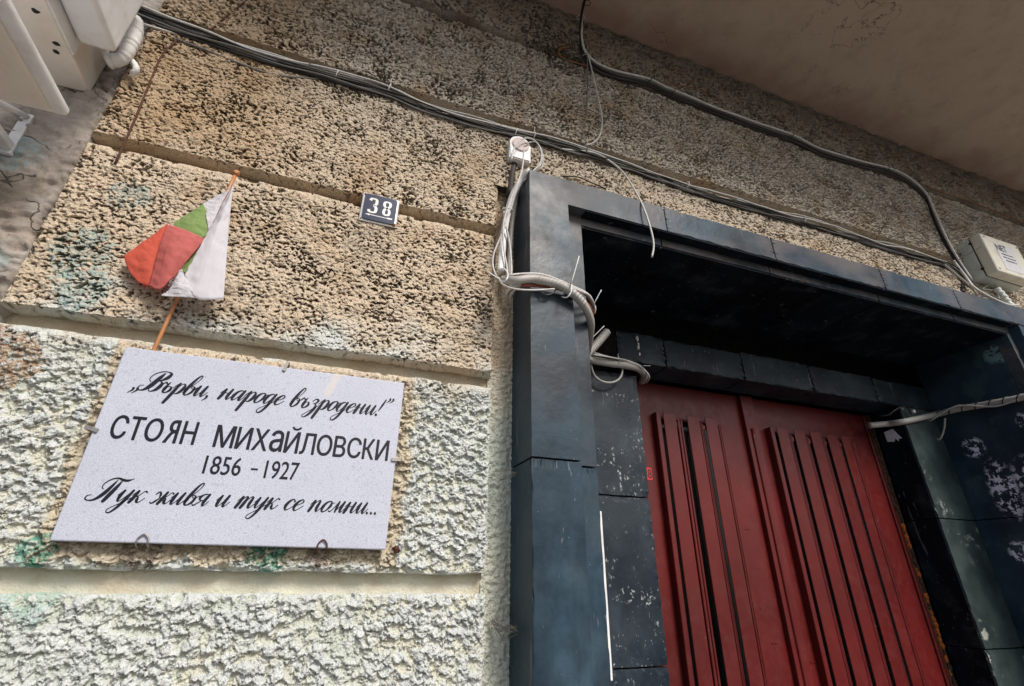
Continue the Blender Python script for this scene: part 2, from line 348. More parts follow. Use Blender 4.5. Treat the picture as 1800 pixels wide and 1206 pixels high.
M = dict(
    facade=mat_facade(), groove=mat_groove(), smooth=mat_smoothplaster(), soffit=mat_soffit(),
    stone=mat_stone('black_stone'), stone_pink=mat_stone('pinkish_black_stone', pink=.55), stone_lip=mat_stone('pinkish_lip_stone', base=(.018, .033, .047), alt=(.036, .058, .076), pink=1.1, rough=.5),
    stone_fleck=mat_stone('flecked_black_stone', (.012, .020, .030), (.026, .036, .048), fleck=1.),
    stone_shade=mat_stone('shaded_inner_stone', (.0015, .003, .006), (.005, .009, .014), rough=.6),  # darkened copy of the black stone, recess shade put into its colour
    lintel=mat_stone('lintel_stone', (.005, .011, .018), (.016, .029, .040)), posters=mat_posters(), jamb=mat_jamb_green(), door=mat_door(), marble=mat_marble(),
    glass=mat_simple('dark_glass', (.004, .004, .007), .25, .5, 0, .1, 60),
    mortar=mat_simple('joint_mortar', (.007, .006, .006), .95, .1), pale_mortar=mat_simple('pale_joint_mortar', (.22, .20, .17), .95, .1),
    ink=mat_simple('engraved_paint', (.006, .006, .016), .5, .3, 0, .1, 200, (.03, .03, .05)),
    whitep=mat_simple('white_plastic', (.80, .81, .82), .42, .45, 0, .35, 18, (.36, .31, .25)), greyp=mat_simple('grey_plastic', (.62, .67, .63), .45, .45, 0, .3, 14, (.25, .22, .17)),
    cream=mat_simple('cream_lid_plastic', (.72, .70, .60), .5, .4, 0, .4, 16, (.36, .28, .18)),
    taupe=mat_simple('weathered_beige_plastic', (.78, .72, .64), .55, .35, 0, .35, 12, (.50, .42, .33)), tape=mat_simple('white_tape', (.74, .73, .72), .6, .3, 0, .25, 50, (.4, .36, .3)),
    cabw=mat_simple('white_cable_sheath', (.58, .57, .55), .45, .45, 0, .45, 60, (.20, .17, .14)), cabg=mat_simple('grey_cable_sheath', (.15, .14, .13), .5, .4, 0, .4, 60, (.12, .1, .08)),
    cabb=mat_simple('black_cable_sheath', (.012, .012, .012), .5, .4), caborange=mat_simple('brown_cable_sheath', (.26, .12, .05), .5, .4), cabred=mat_simple('red_brown_sheath', (.28, .09, .05), .5, .4),
    pipe=mat_simple('pale_conduit_plastic', (.42, .405, .385), .45, .45, 0, .4, 25, (.26, .21, .17)), pipedark=mat_simple('dark_conduit', (.05, .04, .035), .6, .3),
    steel=mat_simple('dull_steel', (.30, .29, .28), .45, .5, .7, .5, 120, (.12, .07, .04)), rust=mat_simple('rusty_wire', (.10, .045, .03), .8, .3, .2, .4, 90, (.04, .02, .015)),
    wood=mat_simple('varnished_dowel', (.50, .22, .09), .45, .4, 0, .3, 60, (.3, .14, .06)),
    enamel=mat_simple('navy_enamel', (.008, .018, .060), .30, .22, 0, .12, 26, (.16, .13, .12)), enamelw=mat_simple('white_enamel', (.72, .71, .70), .3, .5, 0, .35, 30, (.45, .33, .22)),
    rustspot=mat_simple('rust', (.20, .07, .02), .9, .2, 0, .5, 90, (.05, .02, .01)),
    foam=mat_simple('orange_foam', (.36, .10, .02), .85, .2, 0, .6, 30, (.10, .04, .02)), foamdark=mat_simple('old_dark_foam', (.06, .035, .022), .9, .2, 0, .6, 30, (.01, .01, .01)),
    paper=mat_simple('torn_paper', (.66, .66, .70), .8, .2, 0, .2, 60), redplate=mat_simple('red_sticker', (.62, .03, .04), .5, .3), 
    print=mat_simple('black_print', (.03, .03, .035), .7, .2, 0, .3, 120, (.3, .3, .3)), tieb=mat_simple('black_nylon', (.01, .01, .01), .5, .4), web=mat_simple('grey_cobweb', (.20, .185, .17), .95, .05),
    pave=mat_ground('paving', (.24, .23, .21), (.30, .28, .26)), asphalt=mat_ground('asphalt', (.05, .05, .052), (.07, .07, .07), 60), kerb=mat_ground('kerb_stone', (.3, .29, .28), (.36, .35, .33)),
)
def mat_cloth(name, col, tr=.42):
    t = NT(name); n = t.noise(25, 4); c = t.mix(t.rng(n, .35, .7, 0, .15), col, tuple(v * .8 for v in col))
    w = t.n.new('ShaderNodeTexWave'); w.inputs['Scale'].default_value = 320; t.link(t.tc, w.inputs['Vector'])
    t.bump(t.math('ADD', w.outputs['Fac'], t.math('MULTIPLY', t.noise(90, 3), 2)), .25, .0012); m = t.out(c, .7, .3)
    tb = t.n.new('ShaderNodeBsdfTranslucent'); t.link(c, tb.inputs[0]); mx = t.n.new('ShaderNodeMixShader'); mx.inputs[0].default_value = tr
    o = t.n['Material Output']; t.link(t.b.outputs[0], mx.inputs[1]); t.link(tb.outputs[0], mx.inputs[2]); t.link(mx.outputs[0], o.inputs[0]); return m
M['cw'] = mat_cloth('white_cloth', (.84, .83, .88)); M['cg'] = mat_cloth('green_cloth', (.36, .50, .19)); M['cr'] = mat_cloth('red_cloth', (.80, .17, .11)); M['cp'] = mat_cloth('faded_red_cloth', (.72, .21, .19))

# ------------------------------------------------------------------ ground
def plate(name, x0, x1, y0, y1, z, mat, kind='structure'):
    me = bpy.data.meshes.new(name); me.from_pydata([(x0, y0, z), (x1, y0, z), (x1, y1, z), (x0, y1, z)], [], [(0, 1, 2, 3)])
    return tag(obj(name, me, mat), kind=kind)
plate('ground', -400, 400, -400, 400, -.14, M['asphalt'])
plate('road', -400, 400, -9.5, -2.9, -.13, M['asphalt'])
bm = bmesh.new(); add_box(bm, -60, 60, -2.75, .2, -.139, 0); tag(obj('pavement', bm_mesh('pavement', bm), M['pave']), kind='structure')
bm = bmesh.new(); add_box(bm, -60, 60, -2.9, -2.752, -.139, .005); tag(obj('kerb', bm_mesh('kerb', bm), M['kerb']), kind='structure')

# ------------------------------------------------------------------ facade wall
wall = thing('facade_wall', 'cream roughcast plaster facade in long rusticated courses beside and above the black doorway', 'wall', (-.18, 0, 0))
def relief(x, z):
    """height (m, towards the street) and peak mask of the roughcast"""
    wx = x + .0055 * perlin(x * 55, z * 55, 91) + .0025 * perlin(x * 140, z * 140, 93); wz = z + .0055 * perlin(x * 55, z * 55, 92) + .0025 * perlin(x * 140, z * 140, 94)
    lowm = sst(2.12, 1.95, z + .03 * perlin(x * 5, z * 5, 7))
    def nz(fx, fz, s, o=4, gain=.62):
        r = 0; a = 1.; t = 0
        for k in range(o): r = r + a * perlin(wx * fx * 1.93 ** k, wz * fz * 1.93 ** k, s + k * 13); t += a; a *= gain
        return r / t * 1.9
    d1, d2, cid = worley(wx * 125, wz * 140, 61)
    gr = np.sqrt(np.clip(1 - d1 * d1, 0, 1))
    big = perlin(x * 9, z * 9, 55); mid = perlin(x * 20, z * 24, 57)
    # upper field: spongy crust riddled with small deep pits
    v = nz(88, 108, 3, 3, .7) + .25 * big + .30 * mid
    v = np.minimum(v, nz(50, 74, 203, 3, .6) + .72 + .4 * mid)
    dens = perlin(x * 5, z * 7, 301) * .28 + perlin(x * 13, z * 16, 303) * .22
    crust = sst(-.60, -.47, v + dens)
    hu = (.0150 + .003 * mid) * crust + crust * (.0028 * gr + .0046 * np.clip(v, -1, 1)) + .0012 * gr
    # lower field: coarse flaky clods of popcorn grain over a smooth bed
    v2 = nz(52, 66, 23, 4, .70) + .34 * big + .30 * mid
    t1 = sst(-.20, -.13, v2); t2 = sst(.06, .11, v2); t3 = sst(.36, .41, v2)
    hl = .0056 * t1 + .0042 * t2 + .0042 * t3 + (.25 + .75 * t1) * .0034 * gr + .0025 * v2 * t1 + .0012 * perlin(wx * 60, wz * 60, 4)
    e1, e2, ec = worley(wx * 36 + .35 * perlin(wx * 80, wz * 80, 5), wz * 50 + .35 * perlin(wx * 80, wz * 80, 6), 71)
    lump_ = (ec > .38) * sst(.02, .16, e2 - e1)
    hl = hl * .50 + lump_ * (.0035 + .0050 * (ec - .38)) * (.55 + .45 * t1)
    t1 = np.maximum(t1 * .55, lump_)
    k_ = .55 * sst(3.0, 3.2, z) + .25 * sst(1.0, 2.0, x)
    hu = hu * (1 + k_) - .016 * k_          # deeper pits, same face
    h = hu * (1 - lowm) + hl * lowm
    pk = crust * (1 - lowm) + (t1 * .75 + .25 * t2) * lowm
    return h, pk
def block(x0, x1, z0, z1, step, name='plaster_block', opn=''):
    nx = max(2, int(round((x1 - x0) / step))); nz = max(2, int(round((z1 - z0) / step)))
    X, Z = np.meshgrid(np.linspace(x0, x1, nx + 1), np.linspace(z0, z1, nz + 1))
    H, K = relief(X, Z)
    # ragged arris: near an edge the crust thins and the outline wanders
    dz0 = Z - z0 + (1 if 'b' in opn else 0); dz1 = z1 - Z + (1 if 't' in opn else 0); dx0 = X - x0 + (1 if 'l' in opn else 0); dx1 = x1 - X + (1 if 'r' in opn else 0)
    wob = .006 * fbm(X * 14, Z * 14 + 31, 77, 3)
    e = np.minimum(np.minimum(dz0, dz1), np.minimum(dx0, dx1))
    H = H * sst(-.004, .012, e) * (1 - .0 * e)
    Zs = Z - (.75 - .35 * sst(2.1, 2.0, Z)) * H * sst(0, .02, np.minimum(dz0, dz1)) + wob * (sst(.03, 0, dz0) - sst(.03, 0, dz1))
    Xs = X + wob * (sst(.03, 0, dx0) - sst(.03, 0, dx1))
    chip = sst(.32, .5, perlin(X * 22, Z * 22, 141)) * sst(.016, 0, e) * .016
    V = np.stack([Xs, -H + chip, Zs], -1)
    # skirt back to the groove bed
    S = np.zeros((nz + 3, nx + 3, 3)); S[1:-1, 1:-1] = V
    S[0, 1:-1] = V[0]; S[-1, 1:-1] = V[-1]; S[1:-1, 0] = V[:, 0]; S[1:-1, -1] = V[:, -1]
    S[0, 0] = V[0, 0]; S[0, -1] = V[0, -1]; S[-1, 0] = V[-1, 0]; S[-1, -1] = V[-1, -1]
    ring = np.zeros((nz + 3, nx + 3), bool); ring[0] = ring[-1] = True; ring[:, 0] = ring[:, -1] = True
    S[ring, 1] = .045
    if 'b' in opn: S[0, 1:-1] = V[0]
    if 't' in opn: S[-1, 1:-1] = V[-1]
    if 'l' in opn: S[1:-1, 0] = V[:, 0]
    if 'r' in opn: S[1:-1, -1] = V[:, -1]
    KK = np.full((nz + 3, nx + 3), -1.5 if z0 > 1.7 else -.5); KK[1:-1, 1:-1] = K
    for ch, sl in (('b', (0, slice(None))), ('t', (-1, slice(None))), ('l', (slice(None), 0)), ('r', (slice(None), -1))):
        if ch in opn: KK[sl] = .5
    n1 = nx + 3; i, j = np.meshgrid(np.arange(nz + 2), np.arange(nx + 2), indexing='ij'); b = (i * n1 + j).ravel()
    me = mesh_np(name, S.reshape(-1, 3), np.stack([b, b + 1, b + n1 + 1, b + n1], 1), smooth=True)
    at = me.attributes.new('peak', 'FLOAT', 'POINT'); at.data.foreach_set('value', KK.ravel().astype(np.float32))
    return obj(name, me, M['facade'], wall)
def relief_sheet(name, x0, x1, z0, z1, step, y, amp, freq, mat, seed=0, parent=None):
    nx = int((x1 - x0) / step) + 1; nz = int((z1 - z0) / step) + 1
    X, Z = np.meshgrid(np.linspace(x0, x1, nx), np.linspace(z0, z1, nz))
    Y = y - amp * fbm(X * freq, Z * freq, seed, 4)
    i, j = np.meshgrid(np.arange(nz - 1), np.arange(nx - 1), indexing='ij'); b = (i * nx + j).ravel()
    me = mesh_np(name, np.stack([X, Y, Z], -1).reshape(-1, 3), np.stack([b, b + 1, b + nx + 1, b + nx], 1))
    at = me.attributes.new('peak', 'FLOAT', 'POINT'); at.data.foreach_set('value', np.full(nx * nz, .4, np.float32))
    return obj(name, me, mat, parent)
XL, XR, FR = -.722, .364, .434
FS, CS = .0023, .0035
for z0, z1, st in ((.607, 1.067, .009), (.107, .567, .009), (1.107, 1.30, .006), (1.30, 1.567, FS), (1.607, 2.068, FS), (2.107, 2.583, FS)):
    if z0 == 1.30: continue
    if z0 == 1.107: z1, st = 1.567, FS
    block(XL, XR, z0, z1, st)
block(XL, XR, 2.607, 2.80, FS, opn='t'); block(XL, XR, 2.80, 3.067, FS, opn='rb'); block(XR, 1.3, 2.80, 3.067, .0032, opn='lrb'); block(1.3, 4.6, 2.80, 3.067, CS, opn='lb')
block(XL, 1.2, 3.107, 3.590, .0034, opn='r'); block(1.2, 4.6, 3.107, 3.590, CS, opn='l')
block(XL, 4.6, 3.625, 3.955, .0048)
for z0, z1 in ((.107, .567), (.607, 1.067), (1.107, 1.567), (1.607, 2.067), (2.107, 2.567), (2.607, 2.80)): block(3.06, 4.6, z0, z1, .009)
relief_sheet('groove_bed', XL, XR + .004, 0, 3.96, .006, .030, .006, 18, M['groove'], 3, wall)
relief_sheet('rough_margin', XR - .004, FR + .012, 0, 2.80, .0026, .026, .012, 85, M['facade'], 5, wall)
relief_sheet('groove_bed', XR, 4.6, 2.79, 3.96, .01, .030, .004, 18, M['groove'], 4, wall)
relief_sheet('groove_bed', 2.98, 4.6, 0, 2.80, .02, .030, .004, 18, M['groove'], 4, wall)
# solid masonry behind so no light leaks
bm = bmesh.new(); add_box(bm, -3, .62, .06, .8, 0, 3.95); add_box(bm, 2.9, 6, .06, .8, 0, 3.95); add_box(bm, .62, 2.9, .06, .8, 2.72, 3.95); add_box(bm, -3, 6, .06, .8, 3.95, 7)
obj('masonry', bm_mesh('masonry', bm), M['groove'], wall)
# neighbouring smooth wall left of the vertical crack
nb = thing('neighbour_wall', 'smooth grey cement wall left of the crack, stained with turquoise paint', 'wall', (-1.6, 0, 0))
def crack_sheet():
    step = .005; z = np.arange(0, 3.96, step); xx = np.arange(-2.4, -.72, .006)
    X, Z = np.meshgrid(xx, z); edge = -.722 + .03 * fbm(Z * 5, Z * 0 + 3, 13, 5) + .006 * perlin(Z * 60, Z * 0, 4)
    X = -2.4 + (X + 2.4) * (edge + 2.4) / (xx[-1] + 2.4)
    d = edge - X
    Y = -.006 - .012 * fbm(X * 6, Z * 6, 66, 5) - .018 * fbm(X * 40, Z * 55, 67, 4) * (.5 + sst(-.2, .3, perlin(X * 6, Z * 5, 8))) + .014 * sst(.005, 0, d) - .004 * sst(.1, .02, d) * fbm(X * 90, Z * 110, 5, 3) * 2
    Y = Y + .006 * sst(.25, .5, perlin(X * 17, Z * 23, 15))
    nz, nx = X.shape; i, j = np.meshgrid(np.arange(nz - 1), np.arange(nx - 1), indexing='ij'); b = (i * nx + j).ravel()
    V = np.stack([X, Y, Z], -1); V = np.concatenate([V, V[:, -1:] + np.array([0, .05, 0])], 1); nx += 1
    i, j = np.meshgrid(np.arange(nz - 1), np.arange(nx - 1), indexing='ij'); b = (i * nx + j).ravel()
    return mesh_np('cement_render', V.reshape(-1, 3), np.stack([b, b + 1, b + nx + 1, b + nx], 1))
obj('cement_render', crack_sheet(), M['smooth'], nb)

# ------------------------------------------------------------------ balcony overhead
bal = thing('balcony', 'plain brown plastered underside of the balcony above the doorway', 'balcony', (3, -.6, 3.94))
nx, ny = 240, 90
X, Y = np.meshgrid(np.linspace(-.35, 6.2, nx), np.linspace(.03, -1.0, ny)); Z = 3.925 + .010 * fbm(X * 2.5, Y * 2.5, 9, 4) + .02 * sst(-.05, -.0, Y) * perlin(X * 14, Y * 14, 4)
i, j = np.meshgrid(np.arange(ny - 1), np.arange(nx - 1), indexing='ij'); b = (i * nx + j).ravel()
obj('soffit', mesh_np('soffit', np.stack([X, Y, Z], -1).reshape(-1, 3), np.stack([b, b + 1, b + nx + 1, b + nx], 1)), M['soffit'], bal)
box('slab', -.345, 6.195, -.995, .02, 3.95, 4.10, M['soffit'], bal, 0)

# ------------------------------------------------------------------ doorway surround (black stone slabs)
sur = thing('door_surround', 'black polished stone slabs framing the deep doorway, joints open and edges chipped', 'door frame', (1.7, 0, 0))
g = .0022
J = [0, .42, .93, 1.861]
for k in range(3):
    slab('frame_slab', .434, .567, -.12, .06, J[k] + g, J[k + 1] - g, M['stone'], sur, seed=k)
    slab('lip_slab', .5675, .632, -.08, .06, J[k] + g, J[k + 1] - g - .003 * (k == 2), M['stone'], sur, seed=k)
# corner slab runs up and over in one L
def lprism(name, pts, y0, y1, mat, chip=.0016):
    bm = bmesh.new(); prism(bm, pts, y0, y1)
    bmesh.ops.subdivide_edges(bm, edges=[e for e in bm.edges if e.calc_length() > .2], cuts=30)
    rnd = random.Random(5)
    for v in bm.verts: v.co.x += chip * (rnd.random() ** 2) * (1 if v.co.x < .5 else -1) * .6; v.co.z -= chip * rnd.random() ** 2 * (1 if v.co.z > 2.7 else -1) * .6
    bmesh.ops.triangulate(bm, faces=[f for f in bm.faces if len(f.verts) > 4])
    return obj(name, bm_mesh(name, bm), mat, sur)
lprism('frame_slab', [(.434, 1.863), (.567, 1.863), (.567, 2.681), (.942, 2.681), (.942, 2.786), (.434, 2.786)], -.12, .06, M['stone_pink'])
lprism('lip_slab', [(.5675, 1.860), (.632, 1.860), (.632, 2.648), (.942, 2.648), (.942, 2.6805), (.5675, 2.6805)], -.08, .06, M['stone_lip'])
XJ = [.944, 1.427, 2.007, 2.470, 2.99]
for k in range(4):
    x1 = XJ[k + 1] - g if k < 3 else 2.862
    slab('frame_slab', XJ[k] + g, XJ[k + 1] - (g if k < 3 else 0), -.12, .06, 2.681, 2.786 - .001 * (k % 2), M['stone_pink'], sur, .0028, k)
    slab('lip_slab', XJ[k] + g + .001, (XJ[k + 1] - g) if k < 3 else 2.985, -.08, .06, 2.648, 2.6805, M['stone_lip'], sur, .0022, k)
JR = [0, .42, .86, 1.362, 1.862, 2.679]
for k in range(5):
    slab('frame_slab', 2.862, 2.988, -.12, .06, JR[k] + g, JR[k + 1] - g, M['stone'], sur, seed=k)
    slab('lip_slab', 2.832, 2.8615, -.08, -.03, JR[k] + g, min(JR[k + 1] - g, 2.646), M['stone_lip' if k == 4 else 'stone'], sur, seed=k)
    slab('reveal_slab', 2.833, 2.90, -.0295, .329, JR[k] + g, min(JR[k + 1] - g, 2.646), M['posters'], sur, seed=k)
    slab('reveal_slab', .56, .6315, .061, .329, JR[k] + g, min(JR[k + 1] - g, 2.646), M['stone_shade'], sur, seed=k)
JI = [0, .42, .86, 1.357, 1.862, 2.392]
for k in range(5):
    top = JI[k + 1] - g if k < 4 else 2.33
    slab('jamb_slab', .60, 1.068, .33, .475, JI[k] + g, top, M['stone_fleck'], sur, .003, seed=k)
    slab('jamb_slab', 2.593, 2.87, .33, .475, JI[k] + g, JI[k + 1] - g, M['jamb'], sur, .002, seed=k)
    box('jamb_side', 2.5905, 2.5925, .34, .475, JI[k] + g, JI[k + 1] - g, M['stone_shade'], sur, 0)  # thin near-black sheet, shade of the jamb side painted in
XI = [.62, .99, 1.222, 1.632, 2.035, 2.453, 2.86]
for k in range(6):
    slab('lintel_slab', XI[k] + g, XI[k + 1] - g, .33, .475, 2.393, 2.530 - .004 * (k % 3), M['lintel'] if k else M['mortar'], sur, .004, seed=k)
bm = bmesh.new()
add_box(bm, 2.834, 2.95, .3295, .41, 2.535, 2.6475); add_box(bm, .56, .631, .3295, .41, 2.535, 2.6475)
add_box(bm, .56, 2.95, .062, .50, 2.6485, 2.715)               # dark ceiling of the recess
add_box(bm, .60, 2.90, .40, .50, 2.535, 2.648)
add_box(bm, .60, .99, .36, .478, 2.332, 2.392)                 # exposed rough mortar at the broken left jamb head
add_box(bm, .605, .70, .478, .78, 0, 2.72); add_box(bm, 2.80, 2.9, .478, .78, 0, 2.72); add_box(bm, .6, 2.9, .60, .78, 0, 2.72)
obj('backing_mortar', bm_mesh('backing_mortar', bm), M['mortar'], sur)
bm = bmesh.new(); add_box(bm, .44, .56, -.11, .05, 1.8605, 1.8615); obj('joint_mortar', bm_mesh('joint_mortar', bm), M['pale_mortar'], sur)
for k in range(4):
    xa = (.633, XJ[1] + g, XJ[2] + g, XJ[3] + g)[k]; xb = (XJ[1] - g, XJ[2] - g, XJ[3] - g, 2.831)[k]
    box('soffit_shade', xa, xb, -.076, .328, 2.640, 2.6475, M['stone_shade'], sur, 0)  # added thin sheets, underside shade put into their near-black colour
    box('soffit_shade', max(xa, .569), xb, -.117, -.0805, 2.6765, 2.6805, M['stone_shade'], sur, 0)
# chunk of broken mortar
def lump(name, c, r, mat, parent, seed=0, sq=(1, 1, 1)):
    bm = bmesh.new(); bmesh.ops.create_icosphere(bm, subdivisions=3, radius=1); rnd = random.Random(seed); o = rnd.random() * 9
    for v in bm.verts:
        n = perlin(np.array([v.co.x * 1.7 + o]), np.array([v.co.z * 1.7 + v.co.y]), seed)[0] * .45 + perlin(np.array([v.co.x * 4 + o]), np.array([v.co.z * 4 + v.co.y * 3]), seed + 1)[0] * .22
        v.co *= (1 + n); v.co = Vector((v.co.x * r * sq[0] + c[0], v.co.y * r * sq[1] + c[1], v.co.z * r * sq[2] + c[2]))
    return obj(name, bm_mesh(name, bm, True), mat, parent)
for k in range(5): lump('mortar_lump', (.93 + .035 * k, .335, 2.355 + .012 * (k % 2)), .018, M['mortar'], sur, k, (1.3, .6, 1))
for k, z in enumerate((2.43, 2.46, 2.475, 2.50)): lump('paint_drip', (1.093 - .002 * (k % 2), .328, z), .0055 + .002 * (k % 2), M['paper'], sur, k + 30, (.8, .4, 1.4))
tag(lump('torn_label', (2.589, .40, 2.262), .001, M['paper'], sur, 3), None)
bpy.data.objects.remove(bpy.data.objects['torn_label'])
bm = bmesh.new(); prism_pts = [(.365, 2.235), (.38, 2.262), (.392, 2.290), (.44, 2.285), (.437, 2.235), (.405, 2.228), (.396, 2.244), (.386, 2.226), (.380, 2.238)]
a = [bm.verts.new((2.588, y, z)) for y, z in prism_pts]; b_ = [bm.verts.new((2.5865, y, z)) for y, z in prism_pts]
bm.faces.new(a); bm.faces.new(b_[::-1])
for i in range(len(a)): bm.faces.new((a[i], b_[i], b_[(i + 1) % len(a)], a[(i + 1) % len(a)]))
bmesh.ops.triangulate(bm, faces=bm.faces[:])
tag(obj('paper_scrap', bm_mesh('paper_scrap', bm), M['paper']), 'torn scrap of white paper stuck high on the dark right door jamb', 'paper')

# ------------------------------------------------------------------ red metal door
door = thing('double_door', 'dark red painted metal double door with vertical slats, set deep in the black surround', 'door', (1.8, .5, 0))
YF = .495
def leaf(x0, x1, o0, o1, slats, narrow, name='door_leaf'):
    zt, zb = 2.222, .35
    bm = bmesh.new()
    prism(bm, [(x0, .02), (o0, .02), (o0, 2.385), (x0, 2.385)], YF, YF + .04); prism(bm, [(o1, .02), (x1, .02), (x1, 2.385), (o1, 2.385)], YF, YF + .04)
    prism(bm, [(o0, zt), (o1, zt), (o1, 2.385), (o0, 2.385)], YF, YF + .04); prism(bm, [(o0, .02), (o1, .02), (o1, zb), (o0, zb)], YF, YF + .04)
    e = obj(name, bm_mesh(name, bm), M['door'], door)
    box('pane', o0, o1, YF + .034, YF + .040, zb, zt, M['glass'], e, 0)
    box('edge_strip', narrow, narrow + .022, YF - .032, YF + .001, .33, 2.243, M['door'], e, .002)
    box('edge_strip', o1 - .012, o1 + .006, YF - .006, YF + .03, .33, 2.232, M['door'], e, .002)
    for (a, w), nxt in zip(slats, [q[0] for q in slats[1:]] + [o1 - .004]):
        gp_ = nxt - a - w
        box('slat', a, a + w, YF - .030, YF - .0255, .33, 2.247 + random.uniform(-.003, .003), M['door'], e, .0012, 1)
        box('glazing_bar', a + w + gp_ * .14, a + w + gp_ * .34, YF - .0285, YF - .016, zb, zt, M['door'], e, .002)
        box('glazing_bar', a + w + gp_ * .42, a + w + gp_ * .58, YF - .0265, YF - .012, zb, zt, M['door'], e, .002)
    xs = [a for a, w in slats]
    for a, w in slats[:-1]:
        box('weld_plate', a + w + .001, a + w + .034, YF - .024, YF + .02, 2.190 + random.uniform(-.004, .004), 2.214, M['door'], e, .003)
    return e
L1 = leaf(1.07, 1.728, 1.262, 1.600, [(1.276, .062), (1.398, .063), (1.494, .064)], 1.238)
L2 = leaf(1.7285, 2.557, 1.885, 2.425, [(1.900, .066), (2.003, .067), (2.106, .068), (2.213, .066), (2.306, .058)], 1.858)
box('cover_strip', 1.728, 1.800, YF - .022, YF - .0005, .02, 2.384, M['door'], door, .003, 2)
tube('cover_bead', [(1.757, YF - .023, 1.0), (1.757, YF - .023, 1.7), (1.757, YF - .023, 2.225)], .0075, M['door'], door, .05, 10)
box('frame_strip', 1.071, 1.088, YF - .012, YF - .0005, .02, 2.385, M['door'], door, .003)
box('frame_strip', 2.54, 2.557, YF - .010, YF - .0005, .02, 2.385, M['door'], door, .003)
for k, (x, z, w) in enumerate(((1.63, 1.79, .022), (1.655, 1.385, .03), (1.825, 1.318, .03), (1.80, 1.55, .022), (1.10, 1.79, .014), (1.63, 1.50, .006), (2.51, 1.42, .012))):
    box('weld_mark', x, x + w, YF - .0035, YF + .001, z, z + .003, M['door'], door, .001)
lump('lock_rosette', (1.780, YF - .03, 1.232), .012, M['steel'], door, 3, (1, .5, 1))
for k in range(12): lump('rivet', (1.765 + random.uniform(-.012, .03), YF - .022, 2.30 - k * .085 + random.uniform(-.02, .02)), .0022, M['door'], door, k)
# jamb-side seal of orange foam
seal = thing('foam_seal', 'crumbling orange foam seal down the right edge of the red door', 'foam seal', (2.575, .48, 0))
box('seal_bed', 2.557, 2.592, .484, .50, 0, 2.39, M['foamdark'], seal, 0)
rnd = random.Random(4); z = 1.2; k = 0
while z < 2.3:
    r = rnd.uniform(.004, .013); om = z < 1.86 and rnd.random() < .6
    lump('foam_lump', (2.572 + rnd.uniform(-.004, .006), .482, z), r, M['foam'] if om else M['foamdark'], seal, k, (.8, .7, 1.3)); z += r * (1.9 if om else 2.6); k += 1
# red house sticker on the door
st = thing('red_sticker', 'small red number sticker on the door, half hidden by the left jamb', 'sticker', (1.19, YF - .002, 1.985))
box('sticker_plate', 1.165, 1.205, YF - .002, YF - .0004, 1.960, 2.010, M['redplate'], st, .0005)

# ------------------------------------------------------------------ text helpers
def text(name, s, x0, x1, z0, z1, y, mat, parent, shear=0, depth=.0006, rotm=None, bold=.0):
    cu = bpy.data.curves.new('txt', 'FONT'); cu.body = s; cu.shear = shear; cu.resolution_u = 4
    tmp = bpy.data.objects.new('txt', cu); C.objects.link(tmp)
    dg = bpy.context.evaluated_depsgraph_get(); me = bpy.data.meshes.new_from_object(tmp.evaluated_get(dg)); bpy.data.objects.remove(tmp); bpy.data.curves.remove(cu)
    n = len(me.vertices); co = np.zeros(n * 3, np.float32); me.vertices.foreach_get('co', co); co = co.reshape(-1, 3)
    mn = co.min(0); mx = co.max(0)
    x = x0 + (co[:, 0] - mn[0]) / (mx[0] - mn[0]) * (x1 - x0); zc = z0 + (co[:, 1] - mn[1]) / (mx[1] - mn[1]) * (z1 - z0)
    out = np.stack([x, np.full(n, y), zc], 1) if rotm is None else rotm(x, zc)
    me.vertices.foreach_set('co', out.astype(np.float32).ravel()); me.update(); me.name = name
    if bold:
        bm = bmesh.new(); bm.from_mesh(me); src = bm.faces[:]
        for k, (dx, dz) in enumerate(((-1, 0), (1, 0), (0, -.7), (0, .7))):
            r = bmesh.ops.duplicate(bm, geom=src); vs = [v for v in r['geom'] if isinstance(v, bmesh.types.BMVert)]
            bmesh.ops.translate(bm, vec=(dx * bold, -.00001 * (k + 1), dz * bold), verts=vs)
        bm.to_mesh(me); bm.free()
    return obj(name, me, mat, parent)
T_, H_, m_ = .17, .03, .05
